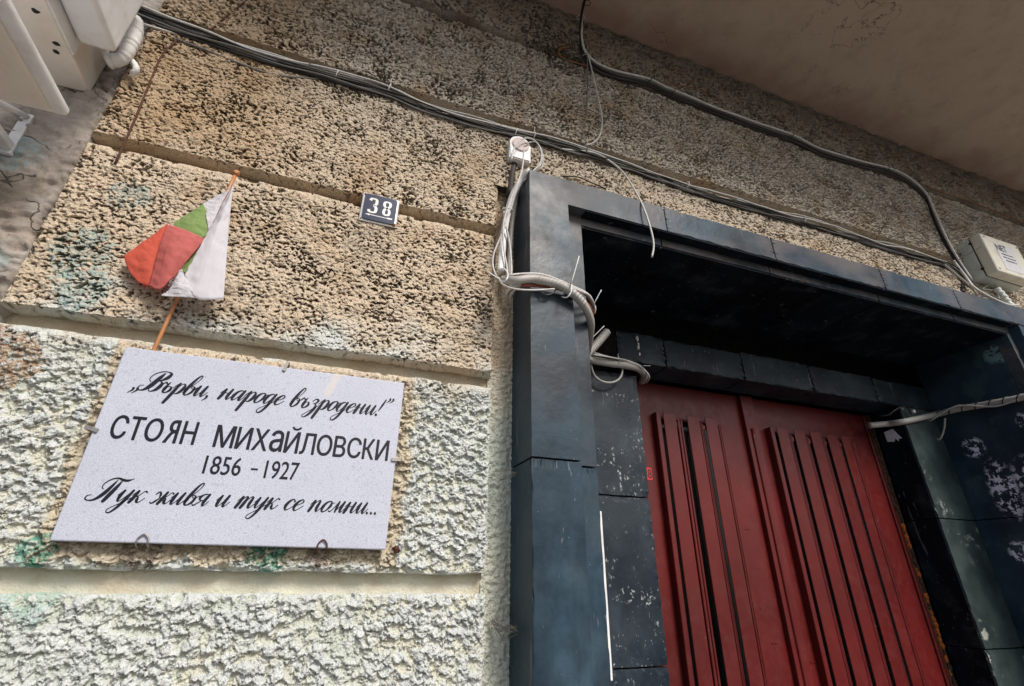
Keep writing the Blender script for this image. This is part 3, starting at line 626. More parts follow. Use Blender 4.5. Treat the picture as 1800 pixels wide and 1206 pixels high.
GL = {  # calligraphic strokes (x, y, pen width), x-height = 1
 'В': (1.35, [[(.78,1.78,.07),(.66,1.3,.2),(.5,.55,.23),(.22,.08,.12),(-.1,.0,.06),(-.3,.15,.07),(-.28,.42,.05),(-.05,.48,.03)],[(.25,.85,.04),(-.02,1.15,.04),(.05,1.6,.06),(.45,1.92,.06),(.95,1.96,.06),(1.28,1.8,.14),(1.22,1.4,.19),(.92,1.08,.08),(.72,1.02,.03),(1.0,.98,.06),(1.2,.72,.18),(1.12,.25,.17),(.85,.0,.07),(.6,.05,.04),(.55,.25,.03)]]),
 'Т': (1.62, [[(.16,1.0,.04),(-.02,1.15,.05),(-.04,1.5,.06),(.22,1.85,.07),(.62,1.95,.09),(1.0,1.84,.13),(1.35,1.80,.13),(1.62,1.92,.05),(1.70,2.0,.03)],[(.66,1.80,.04),(.60,1.3,.14),(.46,.6,.19),(.16,.1,.12),(-.22,.0,.06),(-.50,.12,.07),(-.52,.38,.06),(-.30,.46,.03)],[(1.02,1.80,.04),(.98,1.2,.17),(.90,.5,.20),(.84,.0,.17)]]),
 'ъ': (.95, [[(-.1,.72,.05),(.08,.98,.08),(.28,.82,.08),(.42,1.0,.04)],[(.40,1.0,.05),(.33,.45,.16),(.38,.08,.12),(.58,0,.07),(.80,.25,.13),(.74,.55,.10),(.52,.6,.03),(.36,.4,.03)]]),
 'р': (.95, [[(-.05,.5,.03),(.1,.85,.04),(.24,1.0,.06)],[(.26,1.0,.12),(.22,.3,.17),(.17,-.4,.17),(.13,-.92,.15)],[(.22,.3,.03),(.4,.85,.04),(.6,1.0,.07),(.76,.75,.14),(.70,.25,.15),(.48,.0,.06),(.28,.12,.03)]]),
 'в': (.85, [[(0,.2,.03),(.22,.65,.03),(.50,1.35,.04),(.58,1.8,.06),(.46,1.98,.07),(.30,1.75,.10),(.18,1.2,.15),(.10,.5,.17),(.18,.08,.12),(.40,0,.07),(.64,.3,.13),(.62,.75,.10),(.42,.85,.04),(.4,.7,.03),(.62,.62,.03),(.9,.85,.03)]]),
 'и': (1.05, [[(-.08,.55,.03),(.06,.85,.04),(.16,1,.09),(.13,.4,.17),(.20,.04,.11),(.34,.05,.04),(.55,.5,.03),(.68,.9,.04)],[(.70,1,.12),(.64,.4,.17),(.70,.04,.11),(.85,.06,.05),(1.05,.45,.03)]]),
 'н': (1.05, [[(-.08,.55,.03),(.06,.85,.04),(.18,1,.10),(.14,.4,.17),(.08,.0,.15)],[(.12,.42,.03),(.35,.62,.04),(.6,.55,.04)],[(.70,1,.12),(.64,.4,.17),(.70,.04,.11),(.85,.06,.05),(1.05,.45,.03)]]),
 'а': (1.0, [[(.68,.82,.04),(.5,1,.06),(.22,.85,.11),(.06,.4,.17),(.16,.02,.10),(.36,.1,.04),(.66,.65,.04)],[(.74,1,.12),(.66,.4,.17),(.70,.04,.11),(.85,.06,.05),(1.0,.4,.03)]]),
 'о': (.85, [[(.5,1,.05),(.22,.85,.11),(.06,.4,.17),(.2,.0,.09),(.48,.1,.07),(.68,.55,.14),(.62,.92,.09),(.45,1.0,.05)],[(.6,.9,.03),(.72,.78,.03),(.9,.88,.03)]]),
 'д': (.95, [[(.66,.82,.04),(.48,1,.06),(.20,.85,.11),(.05,.4,.17),(.16,.02,.09),(.36,.1,.04),(.64,.65,.04)],[(.72,1,.12),(.64,.3,.17),(.56,-.4,.14),(.34,-.88,.10),(.08,-.9,.06),(.0,-.65,.05),(.25,-.35,.03),(.68,.0,.03),(1.0,.4,.03)]]),
 'е': (.8, [[(.08,.42,.03),(.42,.55,.04),(.62,.8,.08),(.48,1,.06),(.22,.82,.12),(.07,.4,.17),(.2,.02,.10),(.45,.05,.05),(.8,.42,.03)]]),
 'з': (.8, [[(.08,.72,.05),(.26,.98,.07),(.52,.9,.13),(.5,.62,.09),(.28,.5,.03),(.52,.42,.08),(.60,.05,.16),(.42,-.6,.13),(.12,-.92,.06),(-.08,-.75,.05),(.12,-.45,.03),(.8,.35,.03)]]),
 'у': (.98, [[(-.08,.55,.03),(.04,.85,.04),(.14,1,.09),(.10,.45,.16),(.18,.08,.10),(.34,.1,.04),(.66,.8,.04)],[(.74,1,.12),(.66,.3,.16),(.52,-.45,.13),(.28,-.9,.08),(.02,-.85,.05),(.0,-.6,.05),(.35,-.25,.03),(1.0,.4,.03)]]),
 'к': (.95, [[(-.06,.6,.03),(.06,.88,.04),(.18,1,.10),(.14,.4,.17),(.08,.0,.15)],[(.78,.92,.10),(.62,.98,.05),(.4,.6,.04),(.2,.5,.03),(.42,.48,.07),(.5,.2,.15),(.62,.02,.09),(.8,.1,.04),(.95,.4,.03)]]),
 'ж': (1.35, [[(.0,.8,.07),(.14,1,.07),(.34,.78,.12),(.42,.52,.05),(.62,.5,.03)],[(.45,.5,.04),(.30,.2,.10),(.12,.0,.07),(-.05,.12,.05)],[(.72,1,.12),(.66,.4,.17),(.60,.0,.15)],[(1.22,.9,.10),(1.06,.98,.05),(.85,.6,.04),(.66,.5,.03),(.88,.48,.07),(.95,.2,.15),(1.06,.02,.09),(1.22,.1,.04),(1.35,.4,.03)]]),
 'я': (1.0, [[(-.1,.1,.05),(.05,.0,.07),(.22,.18,.06),(.42,.45,.04)],[(.68,.5,.04),(.35,.45,.06),(.16,.7,.14),(.35,.98,.07),(.70,1,.05)],[(.74,1,.12),(.66,.4,.17),(.72,.04,.11),(.86,.06,.05),(1.0,.4,.03)]]),
 'с': (.75, [[(.62,.78,.10),(.45,1,.06),(.2,.82,.12),(.06,.4,.17),(.2,.02,.10),(.42,.05,.05),(.75,.4,.03)]]),
 'п': (1.05, [[(-.06,.6,.03),(.06,.88,.04),(.18,1,.10),(.14,.4,.17),(.08,.0,.15)],[(.14,.45,.03),(.42,.95,.05),(.62,.95,.11),(.62,.4,.17),(.68,.04,.11),(.84,.06,.05),(1.05,.45,.03)]]),
 'т': (1.45, [[(-.06,.6,.03),(.06,.88,.04),(.18,1,.10),(.14,.4,.17),(.08,.0,.15)],[(.14,.45,.03),(.38,.95,.05),(.56,.95,.11),(.54,.4,.17),(.48,.0,.15)],[(.54,.45,.03),(.8,.95,.05),(1.0,.95,.11),(1.0,.4,.17),(1.06,.04,.11),(1.22,.06,.05),(1.45,.45,.03)]]),
 'м': (1.25, [[(-.1,.1,.06),(.04,.02,.07),(.2,.3,.04),(.42,1,.05)],[(.44,1,.10),(.46,.5,.15),(.5,.02,.10)],[(.5,.05,.03),(.88,1,.05)],[(.92,1,.12),(.86,.4,.17),(.92,.04,.11),(1.06,.06,.05),(1.25,.45,.03)]]),
 ',': (.5, [[(.16,.1,.14),(.2,-.08,.10),(.04,-.35,.03)]]), '!': (.55, [[(.35,1.75,.08),(.28,1.1,.12),(.2,.5,.05)],[(.16,.08,.15),(.17,.04,.15)]]),
 '.': (.38, [[(.1,.08,.14),(.11,.04,.14)]]), '„': (.75, [[(.16,.12,.13),(.2,-.05,.10),(.02,-.35,.03)],[(.48,.12,.13),(.52,-.05,.10),(.34,-.35,.03)]]),
 '”': (.6, [[(.16,1.9,.13),(.2,1.75,.10),(.02,1.45,.03)],[(.48,1.9,.13),(.52,1.75,.10),(.34,1.45,.03)]]), ' ': (.62, []),
}
def script_line(name, s, x0, x1, zb, xh, y, mat, parent, slant=.40, wk=1.75):
    V = []; F = []; cx = 0; strokes = []; lay = 0
    for ch in s:
        adv, st_ = GL[ch]
        for k in st_: strokes.append([(cx + p[0] + slant * p[1], p[1], p[2]) for p in k])
        cx += adv
    X_ = [p[0] for k in strokes for p in k]; a, b = min(X_), max(X_); sx = (x1 - x0) / (b - a)
    for k in strokes:
        P = smooth_path(k, .05); q = np.stack([x0 + (P[:, 0] - a) * sx, zb + P[:, 1] * xh], 1); w = np.maximum(P[:, 2], .042) * xh * wk * .95
        t = np.gradient(q, axis=0); t /= np.linalg.norm(t, axis=1)[:, None] + 1e-12; nrm = np.stack([-t[:, 1], t[:, 0]], 1)
        # round ends
        l = q + nrm * w[:, None] / 2; r = q - nrm * w[:, None] / 2; n0 = len(V); lay += 1; yy = y - .000012 * (lay % 9)
        for i in range(len(q)): V += [(l[i][0], yy, l[i][1]), (r[i][0], yy, r[i][1])]
        F += [(n0 + 2 * i, n0 + 2 * i + 1, n0 + 2 * i + 3, n0 + 2 * i + 2) for i in range(len(q) - 1)]
        for e, sg in ((0, -1), (len(q) - 1, 1)):
            c = len(V); V.append((q[e][0], yy, q[e][1])); 
            for m in range(7):
                an = math.pi * m / 6 - math.pi / 2; d = t[e] * sg * math.cos(an) + nrm[e] * math.sin(an); V.append((q[e][0] + d[0] * w[e] / 2, yy, q[e][1] + d[1] * w[e] / 2))
            F += [(c, c + 1 + m, c + 2 + m) for m in range(6)]
    me = bpy.data.meshes.new(name); me.from_pydata(V, [], F); me.update(); return obj(name, me, mat, parent)

text('sticker_number', '8', 1.186, 1.202, 1.967, 2.003, YF - .0024, M['print'], st, bold=.0008)
# ------------------------------------------------------------------ memorial plaque
pq = thing('memorial_plaque', 'pale grey marble memorial plaque with black lettering, held by metal clips', 'plaque', (-.17, -.035, 1.65))
bm = bmesh.new(); add_box(bm, -.4675, .126, -.035, -.012, 1.6525, 2.0385, .0025, 3)
for v in bm.verts:
    pass
obj('marble_slab', bm_mesh('marble_slab', bm), M['marble'], pq)
YT = -.0354
script_line('script_text', '„Върви, народе възродени!”', -.434, .104, 1.9468, .0235, YT, M['ink'], pq)
script_line('script_text', 'Тук живя и тук се помни...', -.438, .094, 1.7240, .0220, YT, M['ink'], pq)
B_ = .0009
def word(s, x0, x1, z0, z1, flip=False):
    if flip: x0, x1 = x1, x0
    text('name_text', s, x0, x1, z0, z1, YT, M['ink'], pq, 0, bold=B_)
for ch, a, b_ in (('С', -.4385, -.4125), ('Т', -.4080, -.3850), ('О', -.3805, -.3505), ('R', -.3450, -.3225), ('Н', -.3145, -.2895)): word(ch, a, b_, 1.8425, 1.8905, ch == 'R')
# MИХаЙЛОВСКИ: one low-case a set at capital height, as cut in the stone
xs = [('М', -.2530, -.2060), ('И', -.1995, -.1625), ('Х', -.1570, -.1160), ('а', -.1120, -.0800), ('И', -.0740, -.0375), ('Л', -.0340, .0020), ('О', .0070, .0480), ]
xs = [('М', -.2530, -.2115), ('И', -.2040, -.1705), ('Х', -.1665, -.1325), ('а', -.1290, -.0990), ('И', -.0925, -.0600), ('Л', -.0565, -.0215), ('О', -.0160, .0180), ('В', .0235, .0500), ('С', .0545, .0840 - .002), ('К', .0865 - .001, .1100), ('И', .0, .0)]
wd = dict(zip('МИХаЙЛОВСК', (.0360, .0275, .0285, .0250, .0275, .0290, .0310, .0245, .0290, .0245)))
cx = -.2535; tot = sum(wd[c] for c in 'МИХаЙЛОВСК') + wd['И']; gap = (.1065 + .2535 - tot) / 10
for c in 'МИХаЙЛОВСКИ':
    word('И' if c == 'Й' else c, cx, cx + wd[c], 1.8420, 1.8890)
    if c == 'Й': tube('name_text', [(cx + .010, YT, 1.9000), (cx + .0145, YT, 1.8955), (cx + .0215, YT, 1.8955), (cx + .027, YT, 1.9000)], .0020, M['ink'], pq, .002, 6)
    cx += wd[c] + gap
text('date_text', '1856', -.2590, -.1905, 1.7860, 1.8235, YT, M['ink'], pq, .0, bold=B_ * .5); text('date_text', '1927', -.1440, -.0780, 1.7850, 1.8225, YT, M['ink'], pq, .0, bold=B_ * .5)
box('date_text', -.1715, -.1580, YT - .0001, YT + .0002, 1.8000, 1.8040, M['ink'], pq, 0)
def clip(x, z, dx, dz):
    a = Vector((x, 0, z)); u = Vector((dx, 0, dz)); v = Vector((-dz, 0, dx)); bm = bmesh.new()
    prof = [(-.016, .002), (-.012, .0), (-.012, -.041 + .0), (.014, -.041), (.014, -.0365), (-.008, -.0365), (-.008, .002)]
    prof = [(.014, .0), (.010, .0), (.010, -.0365), (-.010, -.0365), (-.010, -.0395), (.0125, -.0395), (.014, -.037)]
    L = [bm.verts.new(a + u * s + v * .0035 + Vector((0, y, 0))) for s, y in prof]; R = [bm.verts.new(a + u * s - v * .0035 + Vector((0, y, 0))) for s, y in prof]
    bm.faces.new(L); bm.faces.new(R[::-1]); n = len(prof)
    for i in range(n): bm.faces.new((L[i], R[i], R[(i + 1) % n], L[(i + 1) % n]))
    bmesh.ops.triangulate(bm, faces=[f for f in bm.faces if len(f.verts) > 4])
    return obj('clip', bm_mesh('clip', bm), M['steel'], pq)
clip(-.15, 2.0385, .2, 1); clip(-.4675, 1.857, -1, .25); clip(.126, 1.846, 1, .05)
for x, mt in ((-.324, M['steel']), (-.004, M['rust'])):
    tube('wire_hook', [(x - .0095, .004, 1.642), (x - .0095, -.022, 1.645), (x - .0095, -.037, 1.651), (x - .008, -.0385, 1.661), (x, -.0388, 1.668), (x + .008, -.0385, 1.661), (x + .0095, -.037, 1.651), (x + .0095, -.022, 1.645), (x + .0095, .004, 1.642)], .0016, mt, pq, .002, 8)

# ------------------------------------------------------------------ house number plate
hn = thing('house_number_plate', 'small navy enamel house number plate 38 with white rim and rusty corner', 'house number', (0, -.012, 2.565))
hn_off = .011
def plate_mesh():
    nx, nz = 24, 22; X, Z = np.meshgrid(np.linspace(-.0525, .0525, nx), np.linspace(2.513, 2.616, nz)); u = X / .0525; v = (Z - 2.5645) / .0515
    dome = (1 - np.clip(np.abs(u) / .86, 0, 1) ** 6) * (1 - np.clip(np.abs(v) / .86, 0, 1) ** 6)
    return X, -.014 - .0035 * dome, Z
X, Y, Z = plate_mesh(); nz, nx = X.shape; i, j = np.meshgrid(np.arange(nz - 1), np.arange(nx - 1), indexing='ij'); b = (i * nx + j).ravel()
o = obj('enamel_rim', mesh_np('enamel_rim', np.stack([X, Y, Z], -1).reshape(-1, 3), np.stack([b, b + 1, b + nx + 1, b + nx], 1)), M['enamelw'], hn)
sm = o.modifiers.new('s', 'SOLIDIFY'); sm.thickness = .0015; sm.offset = -1
bm = bmesh.new(); pts = []
for k in range(32):
    an = 2 * math.pi * k / 32; c, s = math.cos(an), math.sin(an); pts.append((math.copysign(abs(c) ** .18, c) * .0462, 2.5655 + math.copysign(abs(s) ** .18, s) * .0460))
prism(bm, pts, -.0186, -.0165); obj('enamel_field', bm_mesh('enamel_field', bm), M['enamel'], hn)
# block digits drawn as thick strokes
def digit(name, paths, w, y, dx=0):
    V = []; F = []
    for path in paths:
        P = smooth_path([(a, b_, 0) for a, b_ in path], .0015); q = P[:, :2]; t = np.gradient(q, axis=0); t /= np.linalg.norm(t, axis=1)[:, None] + 1e-12
        W_ = np.array([w * (.62 + .38 * abs(tt[1])) for tt in t]); nr = np.stack([-t[:, 1], t[:, 0]], 1); n0 = len(V)
        for i in range(len(q)):
            for s in (1, -1): V.append((q[i][0] + dx + s * nr[i][0] * W_[i] / 2, y, q[i][1] + s * nr[i][1] * W_[i] / 2))
        F += [(n0 + 2 * i, n0 + 2 * i + 1, n0 + 2 * i + 3, n0 + 2 * i + 2) for i in range(len(q) - 1)]
    me = bpy.data.meshes.new(name); me.from_pydata(V, [], F); me.update(); return obj(name, me, M['enamelw'], hn)
z0, z1 = 2.5445, 2.5975; zm = (z0 + z1) / 2
digit('digit', [[(-.0290, z1 - .010), (-.0265, z1 - .003), (-.0190, z1 - .0015), (-.0125, z1 - .004), (-.0110, z1 - .012), (-.0120, zm + .006), (-.0180, zm + .0005)], [(-.0180, zm + .0005), (-.0115, zm - .006), (-.0105, z0 + .012), (-.0125, z0 + .004), (-.0200, z0 + .0015), (-.0280, z0 + .003), (-.0305, z0 + .010)]], .0082, -.0190)
x8 = .0195
digit('digit', [[(x8, z1 - .002), (x8 - .0075, z1 - .006), (x8 - .0080, zm + .009), (x8 - .0010, zm + .001), (x8 + .0065, zm - .006), (x8 + .0080, z0 + .010), (x8 + .0055, z0 + .004), (x8, z0 + .002), (x8 - .0055, z0 + .004), (x8 - .0080, z0 + .010), (x8 - .0065, zm - .006), (x8 + .0010, zm + .001), (x8 + .0080, zm + .009), (x8 + .0075, z1 - .006), (x8, z1 - .002)]], .0076, -.0190)
bm = bmesh.new(); prism(bm, [(-.0385, 2.5360), (-.026, 2.5395), (-.026, 2.5375), (.024, 2.5375), (.024, 2.5395), (.038, 2.5390), (.038, 2.5345), (.024, 2.5335), (.024, 2.5350), (-.026, 2.5350), (-.026, 2.5325)], -.0191, -.0187)
bmesh.ops.triangulate(bm, faces=bm.faces[:]); obj('arrow', bm_mesh('arrow', bm), M['enamelw'], hn)
for x, z, r in ((-.0455, 2.6095, .0035), (.0455, 2.521, .0055), (-.047, 2.520, .0022), (-.040, 2.604, .0035)): lump('rust_spot', (x, -.0155, z), r, M['rustspot'], hn, int(r * 1e4), (1, .35, 1))

hn.location.y -= .011
# ------------------------------------------------------------------ paper flag
fl = thing('small_flag', 'small worn white, green and red flag on a wooden stick above the plaque', 'flag', (-.4277, -.02, 2.0))
p0, p1 = [(-0.4188,-0.025,2.0475)], [(-0.3656,-0.07,2.5376)]
p0, p1 = Vector(p0[0]), Vector(p1[0]); dv = (p1 - p0).normalized()
tube('stick', [p0 - dv * .10 + Vector((0, .016, 0)), p0, p1], .0042, M['wood'], fl, .05, 10)
lump('stick_knob', p1, .0078, M['wood'], fl, 2)
bpy.data.objects['stick_knob'].data.update()
def cloth(name, rows, mat, bulge=.004, seed=0, n=40):
    """rows: list of rows of world points; bicubic-ish sheet through them"""
    R = [smooth_path(r, 1.) if False else np.array([np.array(smooth_path(r, .002))[int(round(k * (len(smooth_path(r, .002)) - 1) / n))] for k in range(n + 1)]) for r in rows]
    cols = []
    for k in range(n + 1):
        P = smooth_path([r[k] for r in R], .002) if len(R) > 1 else None
        cols.append(np.array([P[int(round(m * (len(P) - 1) / n))] for m in range(n + 1)]))
    G = np.array(cols)      # (n+1, n+1, 3)
    u = np.linspace(0, 1, n + 1); env = np.sin(np.pi * u)[:, None] * np.sin(np.pi * u)[None, :]
    G[..., 1] -= bulge * env + .0032 * fbm(G[..., 0] * 38 + G[..., 2] * 20, G[..., 2] * 60, seed, 4)
    rr = np.random.RandomState(seed); G[:, -1, [0, 2]] += rr.uniform(-.0013, .0013, (n + 1, 2))
    i, j = np.meshgrid(np.arange(n), np.arange(n), indexing='ij'); b = (i * (n + 1) + j).ravel()
    o = obj(name, mesh_np(name, G.reshape(-1, 3), np.stack([b, b + 1, b + n + 2, b + n + 1], 1)), mat, fl)
    m = o.modifiers.new('s', 'SOLIDIFY'); m.thickness = .0006; return o
cloth('white_panel', [[(-0.3629,-0.074,2.5055),(-0.3403,-0.08,2.3697),(-0.3051,-0.075,2.1685)], [(-0.3635,-0.074,2.4862),(-0.3588,-0.086,2.3088),(-0.3558,-0.082,2.1568)], [(-0.3646,-0.073,2.4791),(-0.378,-0.08,2.3383),(-0.3937,-0.08,2.2098)] ], M['cw'], .004, 1)
cloth('white_tail', [[(-0.3561,-0.081,2.1573),(-0.376,-0.083,2.1877),(-0.3945,-0.08,2.2127)], [(-0.394,-0.074,2.1561),(-0.4037,-0.076,2.1856),(-0.4061,-0.074,2.2261)], [(-0.4269,-0.068,2.1554),(-0.4154,-0.07,2.1746),(-0.4112,-0.072,2.2015)]], M['cw'], .002, 2)
cloth('white_fold', [[(-0.3662,-0.071,2.4956),(-0.3743,-0.073,2.4132),(-0.3778,-0.076,2.3397)], [(-0.3699,-0.068,2.4875),(-0.3878,-0.068,2.4241),(-0.3969,-0.07,2.3874)], [(-0.3717,-0.066,2.483),(-0.3947,-0.064,2.4547),(-0.4141,-0.064,2.4265)]], M['cw'], .003, 3)
cloth('green_panel', [[(-0.4133,-0.066,2.4251),(-0.3927,-0.069,2.3895),(-0.3787,-0.072,2.3356)], [(-0.4386,-0.06,2.3901),(-0.4192,-0.066,2.3578),(-0.3977,-0.07,2.31)], [(-0.4618,-0.054,2.3601),(-0.4398,-0.06,2.3142),(-0.4143,-0.066,2.2674)]], M['cg'], .004, 4)
cloth('green_sliver', [[(-0.3807,-0.073,2.3445),(-0.3826,-0.074,2.2863),(-0.3913,-0.075,2.2181)], [(-0.3852,-0.07,2.3217),(-0.3937,-0.071,2.2725),(-0.409,-0.072,2.2267)]], M['cg'], .001, 5)
cloth('red_panel', [[(-0.4709,-0.056,2.3559),(-0.4976,-0.052,2.3076),(-0.5328,-0.046,2.2509)], [(-0.4609,-0.056,2.2948),(-0.4816,-0.052,2.2519),(-0.5094,-0.046,2.2131)], [(-0.4497,-0.058,2.177),(-0.4657,-0.052,2.1816),(-0.4831,-0.048,2.1891)]], M['cr'], .007, 6)
cloth('red_flap', [[(-0.4656,-0.072,2.3416),(-0.4243,-0.078,2.3319),(-0.3784,-0.08,2.3162)], [(-0.4637,-0.07,2.268),(-0.4272,-0.08,2.2546),(-0.3941,-0.076,2.269)], [(-0.4575,-0.062,2.1774),(-0.4305,-0.072,2.1715),(-0.4095,-0.072,2.2204)]], M['cp'], .007, 7)
for k in range(9):
    a = Vector([(-0.4148,-0.068,2.1789)][0]) + Vector((random.uniform(-.02, .02), 0, random.uniform(-.012, .016)))
    tube('loose_thread', [a, a + Vector((random.uniform(-.004, .018), -.004, random.uniform(.0, .014))), a + Vector((random.uniform(-.02, .03), -.002, random.uniform(-.006, .022)))], .0003, M['cw'], fl, .003, 4)

# ------------------------------------------------------------------ cables
def bundle(par, path, specs, seed=0, step=.03):
    base = smooth_path(path, step)
    s = np.concatenate([[0], np.cumsum(np.linalg.norm(np.diff(base, axis=0), axis=1))])
    for k, (r, mat, spread, oy, oz) in enumerate(specs):
        ph = seed * 10 + k * 3.7
        wz = spread * (perlin(s * 2.4 + ph, s * 0 + ph, k) + .4 * perlin(s * 7 + ph, s * 0, k + 3)); wy = spread * .6 * perlin(s * 3.1 + ph, s * 0 + 5, k + 9)
        Q = base.copy(); Q[:, 2] += oz + wz; Q[:, 1] += oy + wy
        tube('cable', [tuple(q) for q in Q], r, mat, par, .03, 8)
def tie(par, c, r, mat, ax=(1, 0, -.2), tail=None):
    ax = Vector(ax).normalized(); u = ax.orthogonal().normalized(); w = ax.cross(u); P = [tuple(Vector(c) + (u * math.cos(a) + w * math.sin(a)) * r) for a in np.linspace(0, 2 * math.pi, 13)]
    tube('cable_tie', P, .0016, mat, par, .006, 6)
    if tail: tube('tie_tail', [c, tuple(Vector(c) + Vector(tail))], .0012, mat, par, .02, 6)
cb = thing('groove_cable_bundle', 'long bundle of grey, white and black cables running in the groove above the doorway', 'cable bundle', (-.77, -.02, 3.09))
gp = [(-0.7843,-0.02,3.0905),(-0.6549,-0.02,3.0669),(-0.5148,-0.022,3.0532),(-0.4022,-0.022,3.0464),(-0.2866,-0.022,3.0493),(-0.0484,-0.02,3.0649),(0.0971,-0.02,3.0452),(0.3004,-0.02,3.0402),(0.4879,-0.024,3.0505),(0.6939,-0.022,3.0611),(0.9758,-0.02,3.048),(1.2842,-0.02,3.032),(1.7789,-0.02,3.0417),(2.2417,-0.02,3.0399),(2.7173,-0.022,3.038),(2.8183,-0.03,2.9412)]
c = M
bundle(cb, gp, [(.0034, c['cabw'], .016, -.008, .008), (.0028, c['cabg'], .018, -.004, .001), (.0026, c['cabw'], .020, 0, .012), (.0040, c['cabb'], .008, .002, -.008), (.0046, c['cabb'], .008, .004, -.017), (.0026, c['cabg'], .020, -.002, -.012),
                 (.0036, c['cabb'], .012, .004, .002), (.0040, c['cabb'], .008, .002, -.023), (.0026, c['cabb'], .018, -.008, -.008), (.0024, c['cabg'], .018, .002, .004), (.0036, c['cabb'], .010, .006, -.013), (.0026, c['cabg'], .016, -.004, -.020)], 1)
for (px, t_) in enumerate([(-0.2824,-0.02,3.0541),(-0.1966,-0.02,3.0597),(-0.0324,-0.02,3.0722),(0.3578,-0.02,3.0405),(0.4184,-0.02,3.0476),(0.4896,-0.02,3.0554),(0.7011,-0.022,3.0608),(1.159,-0.02,3.0433),(1.7789,-0.02,3.0417),(2.4764,-0.02,3.0441)]):
    tie(cb, t_, .017, M['whitep'] if px % 3 else M['cabg'], tail=(.002, -.008, .045) if px in (2, 5) else None)
lo = [(-0.6418,-0.016,3.0152),(-0.5668,-0.014,3.0102),(-0.4874,-0.014,2.9979),(-0.3749,-0.014,2.9897),(-0.2485,-0.016,3.0262)]
tube('cable', lo, .003, M['cabg'], cb, .02); tube('cable', [(-0.7352,-0.014,3.0387),(-0.6196,-0.014,3.0411),(-0.4861,-0.016,3.0608),(-0.3214,-0.018,3.0541)], .0034, M['cabw'], cb, .02)
ub = thing('soffit_cable_bundle', 'cable bundle coming down from the balcony and sweeping right below it to the grey box', 'cable bundle', (.75, -.02, 3.9))
up = [(0.6424,-0.24,3.7304),(0.6844,-0.1,3.7951),(0.7073,-0.04,3.761),(0.7197,-0.025,3.6517),(0.7654,-0.025,3.591),(0.8641,-0.022,3.5834),(1.048,-0.022,3.6142),(1.1704,-0.022,3.5978),(1.5635,-0.022,3.5828),(1.8677,-0.022,3.5915),(2.0628,-0.024,3.5608),(2.3542,-0.022,3.5848),(2.5489,-0.022,3.6125),(2.7067,-0.022,3.6003),(2.7995,-0.022,3.5153),(2.7924,-0.022,3.3736),(2.7808,-0.024,3.2357),(2.7933,-0.026,3.0927),(2.8254,-0.03,2.9529)]
bundle(ub, up, [(.0052, c['cabw'], .005, -.008, .003), (.0036, c['cabg'], .010, -.004, .008), (.0056, c['cabb'], .005, .002, -.008), (.0052, c['cabb'], .006, .006, -.016), (.0040, c['cabg'], .008, 0, -.004), (.0045, c['cabb'], .006, .008, -.022)], 3)
for k, t_ in enumerate([(0.6977,-0.12,3.8233),(0.6944,-0.07,3.8003),(0.7343,-0.025,3.6209),(1.048,-0.022,3.6142),(1.1704,-0.022,3.5978),(1.8677,-0.022,3.5915),(2.5489,-0.022,3.6125),(2.805,-0.022,3.5171),(2.8029,-0.024,3.3907),(2.811,-0.024,3.331),(2.785,-0.024,3.2036),(2.8209,-0.026,3.1103)]): tie(ub, t_, .017, M['tieb'] if k not in (1, 2, 8) else M['cabw'], (1, .3, -.5) if k > 2 else (.1, .5, -1))
tube('tie_tail', [(2.6919,-0.06,3.0137),(2.8128,-0.13,3.089)], .0016, M['tieb'], ub)
tube('cable', [(0.8619,-0.012,3.6532),(0.9479,-0.012,3.6412),(1.131,-0.012,3.6584),(1.3651,-0.012,3.7151),(1.3891,-0.01,3.66)], .0022, M['caborange'], ub, .02)
tube('cable', [(0.6668,-0.012,3.6697),(0.6182,-0.014,3.6259),(0.6087,-0.014,3.5832),(0.6356,-0.012,3.5699),(0.6958,-0.01,3.5768),(0.7589,-0.01,3.5819)], .0026, M['caborange'], ub, .01)
tube('cable', [(2.8795,-0.012,3.6125),(3.0281,-0.012,3.6057),(3.2587,-0.012,3.6185),(3.4617,-0.012,3.611),(3.7818,-0.012,3.5992),(4.0597,-0.012,3.583)], .0034, M['caborange'], ub, .03)
cb.location.y -= .006; ub.location.y -= .016
lp = thing('hanging_wire_loop', 'thin grey wires looping down from the upper cable bundle to the lower one', 'wire', (.75, -.02, 3.5))
tube('wire', [(0.7321,-0.035,3.6247),(0.7334,-0.022,3.4944),(0.7192,-0.018,3.3188),(0.7042,-0.018,3.1984),(0.6771,-0.024,3.0795)], .0026, M['cabg'], lp, .02)
tube('wire', [(0.735,-0.035,3.6262),(0.7586,-0.026,3.5013),(0.7769,-0.02,3.3758),(0.7838,-0.02,3.2611),(0.7682,-0.022,3.1723),(0.7364,-0.026,3.1092),(0.6924,-0.026,3.0713)], .0028, M['cabw'], lp, .02)
lp.location.y -= .016
dg_ = [(0.5941,-0.03,3.03),(0.7229,-0.035,3.0558),(0.7916,-0.04,3.0348),(0.8422,-0.05,2.982),(0.8605,-0.08,2.8768),(0.8483,-0.13,2.7541),(0.8581,-0.14,2.656),(0.8619,-0.14,2.5869),(0.8497,-0.138,2.5353)]
tag(tube('dangling_cable', dg_, .0034, M['cabw'], None, .01), 'single cut pale cable dangling over the top edge of the black door surround', 'cable')
sp = thing('crossing_wire', 'thin black wire bent behind the top left corner of the black surround', 'wire', (.6, 0, 2.8))
tube('wire', [(0.6055,-0.02,2.9085),(0.6579,-0.03,2.9145),(0.7037,-0.03,2.908),(0.7799,-0.02,2.9064)], .0025, M['cabb'], sp, .01)
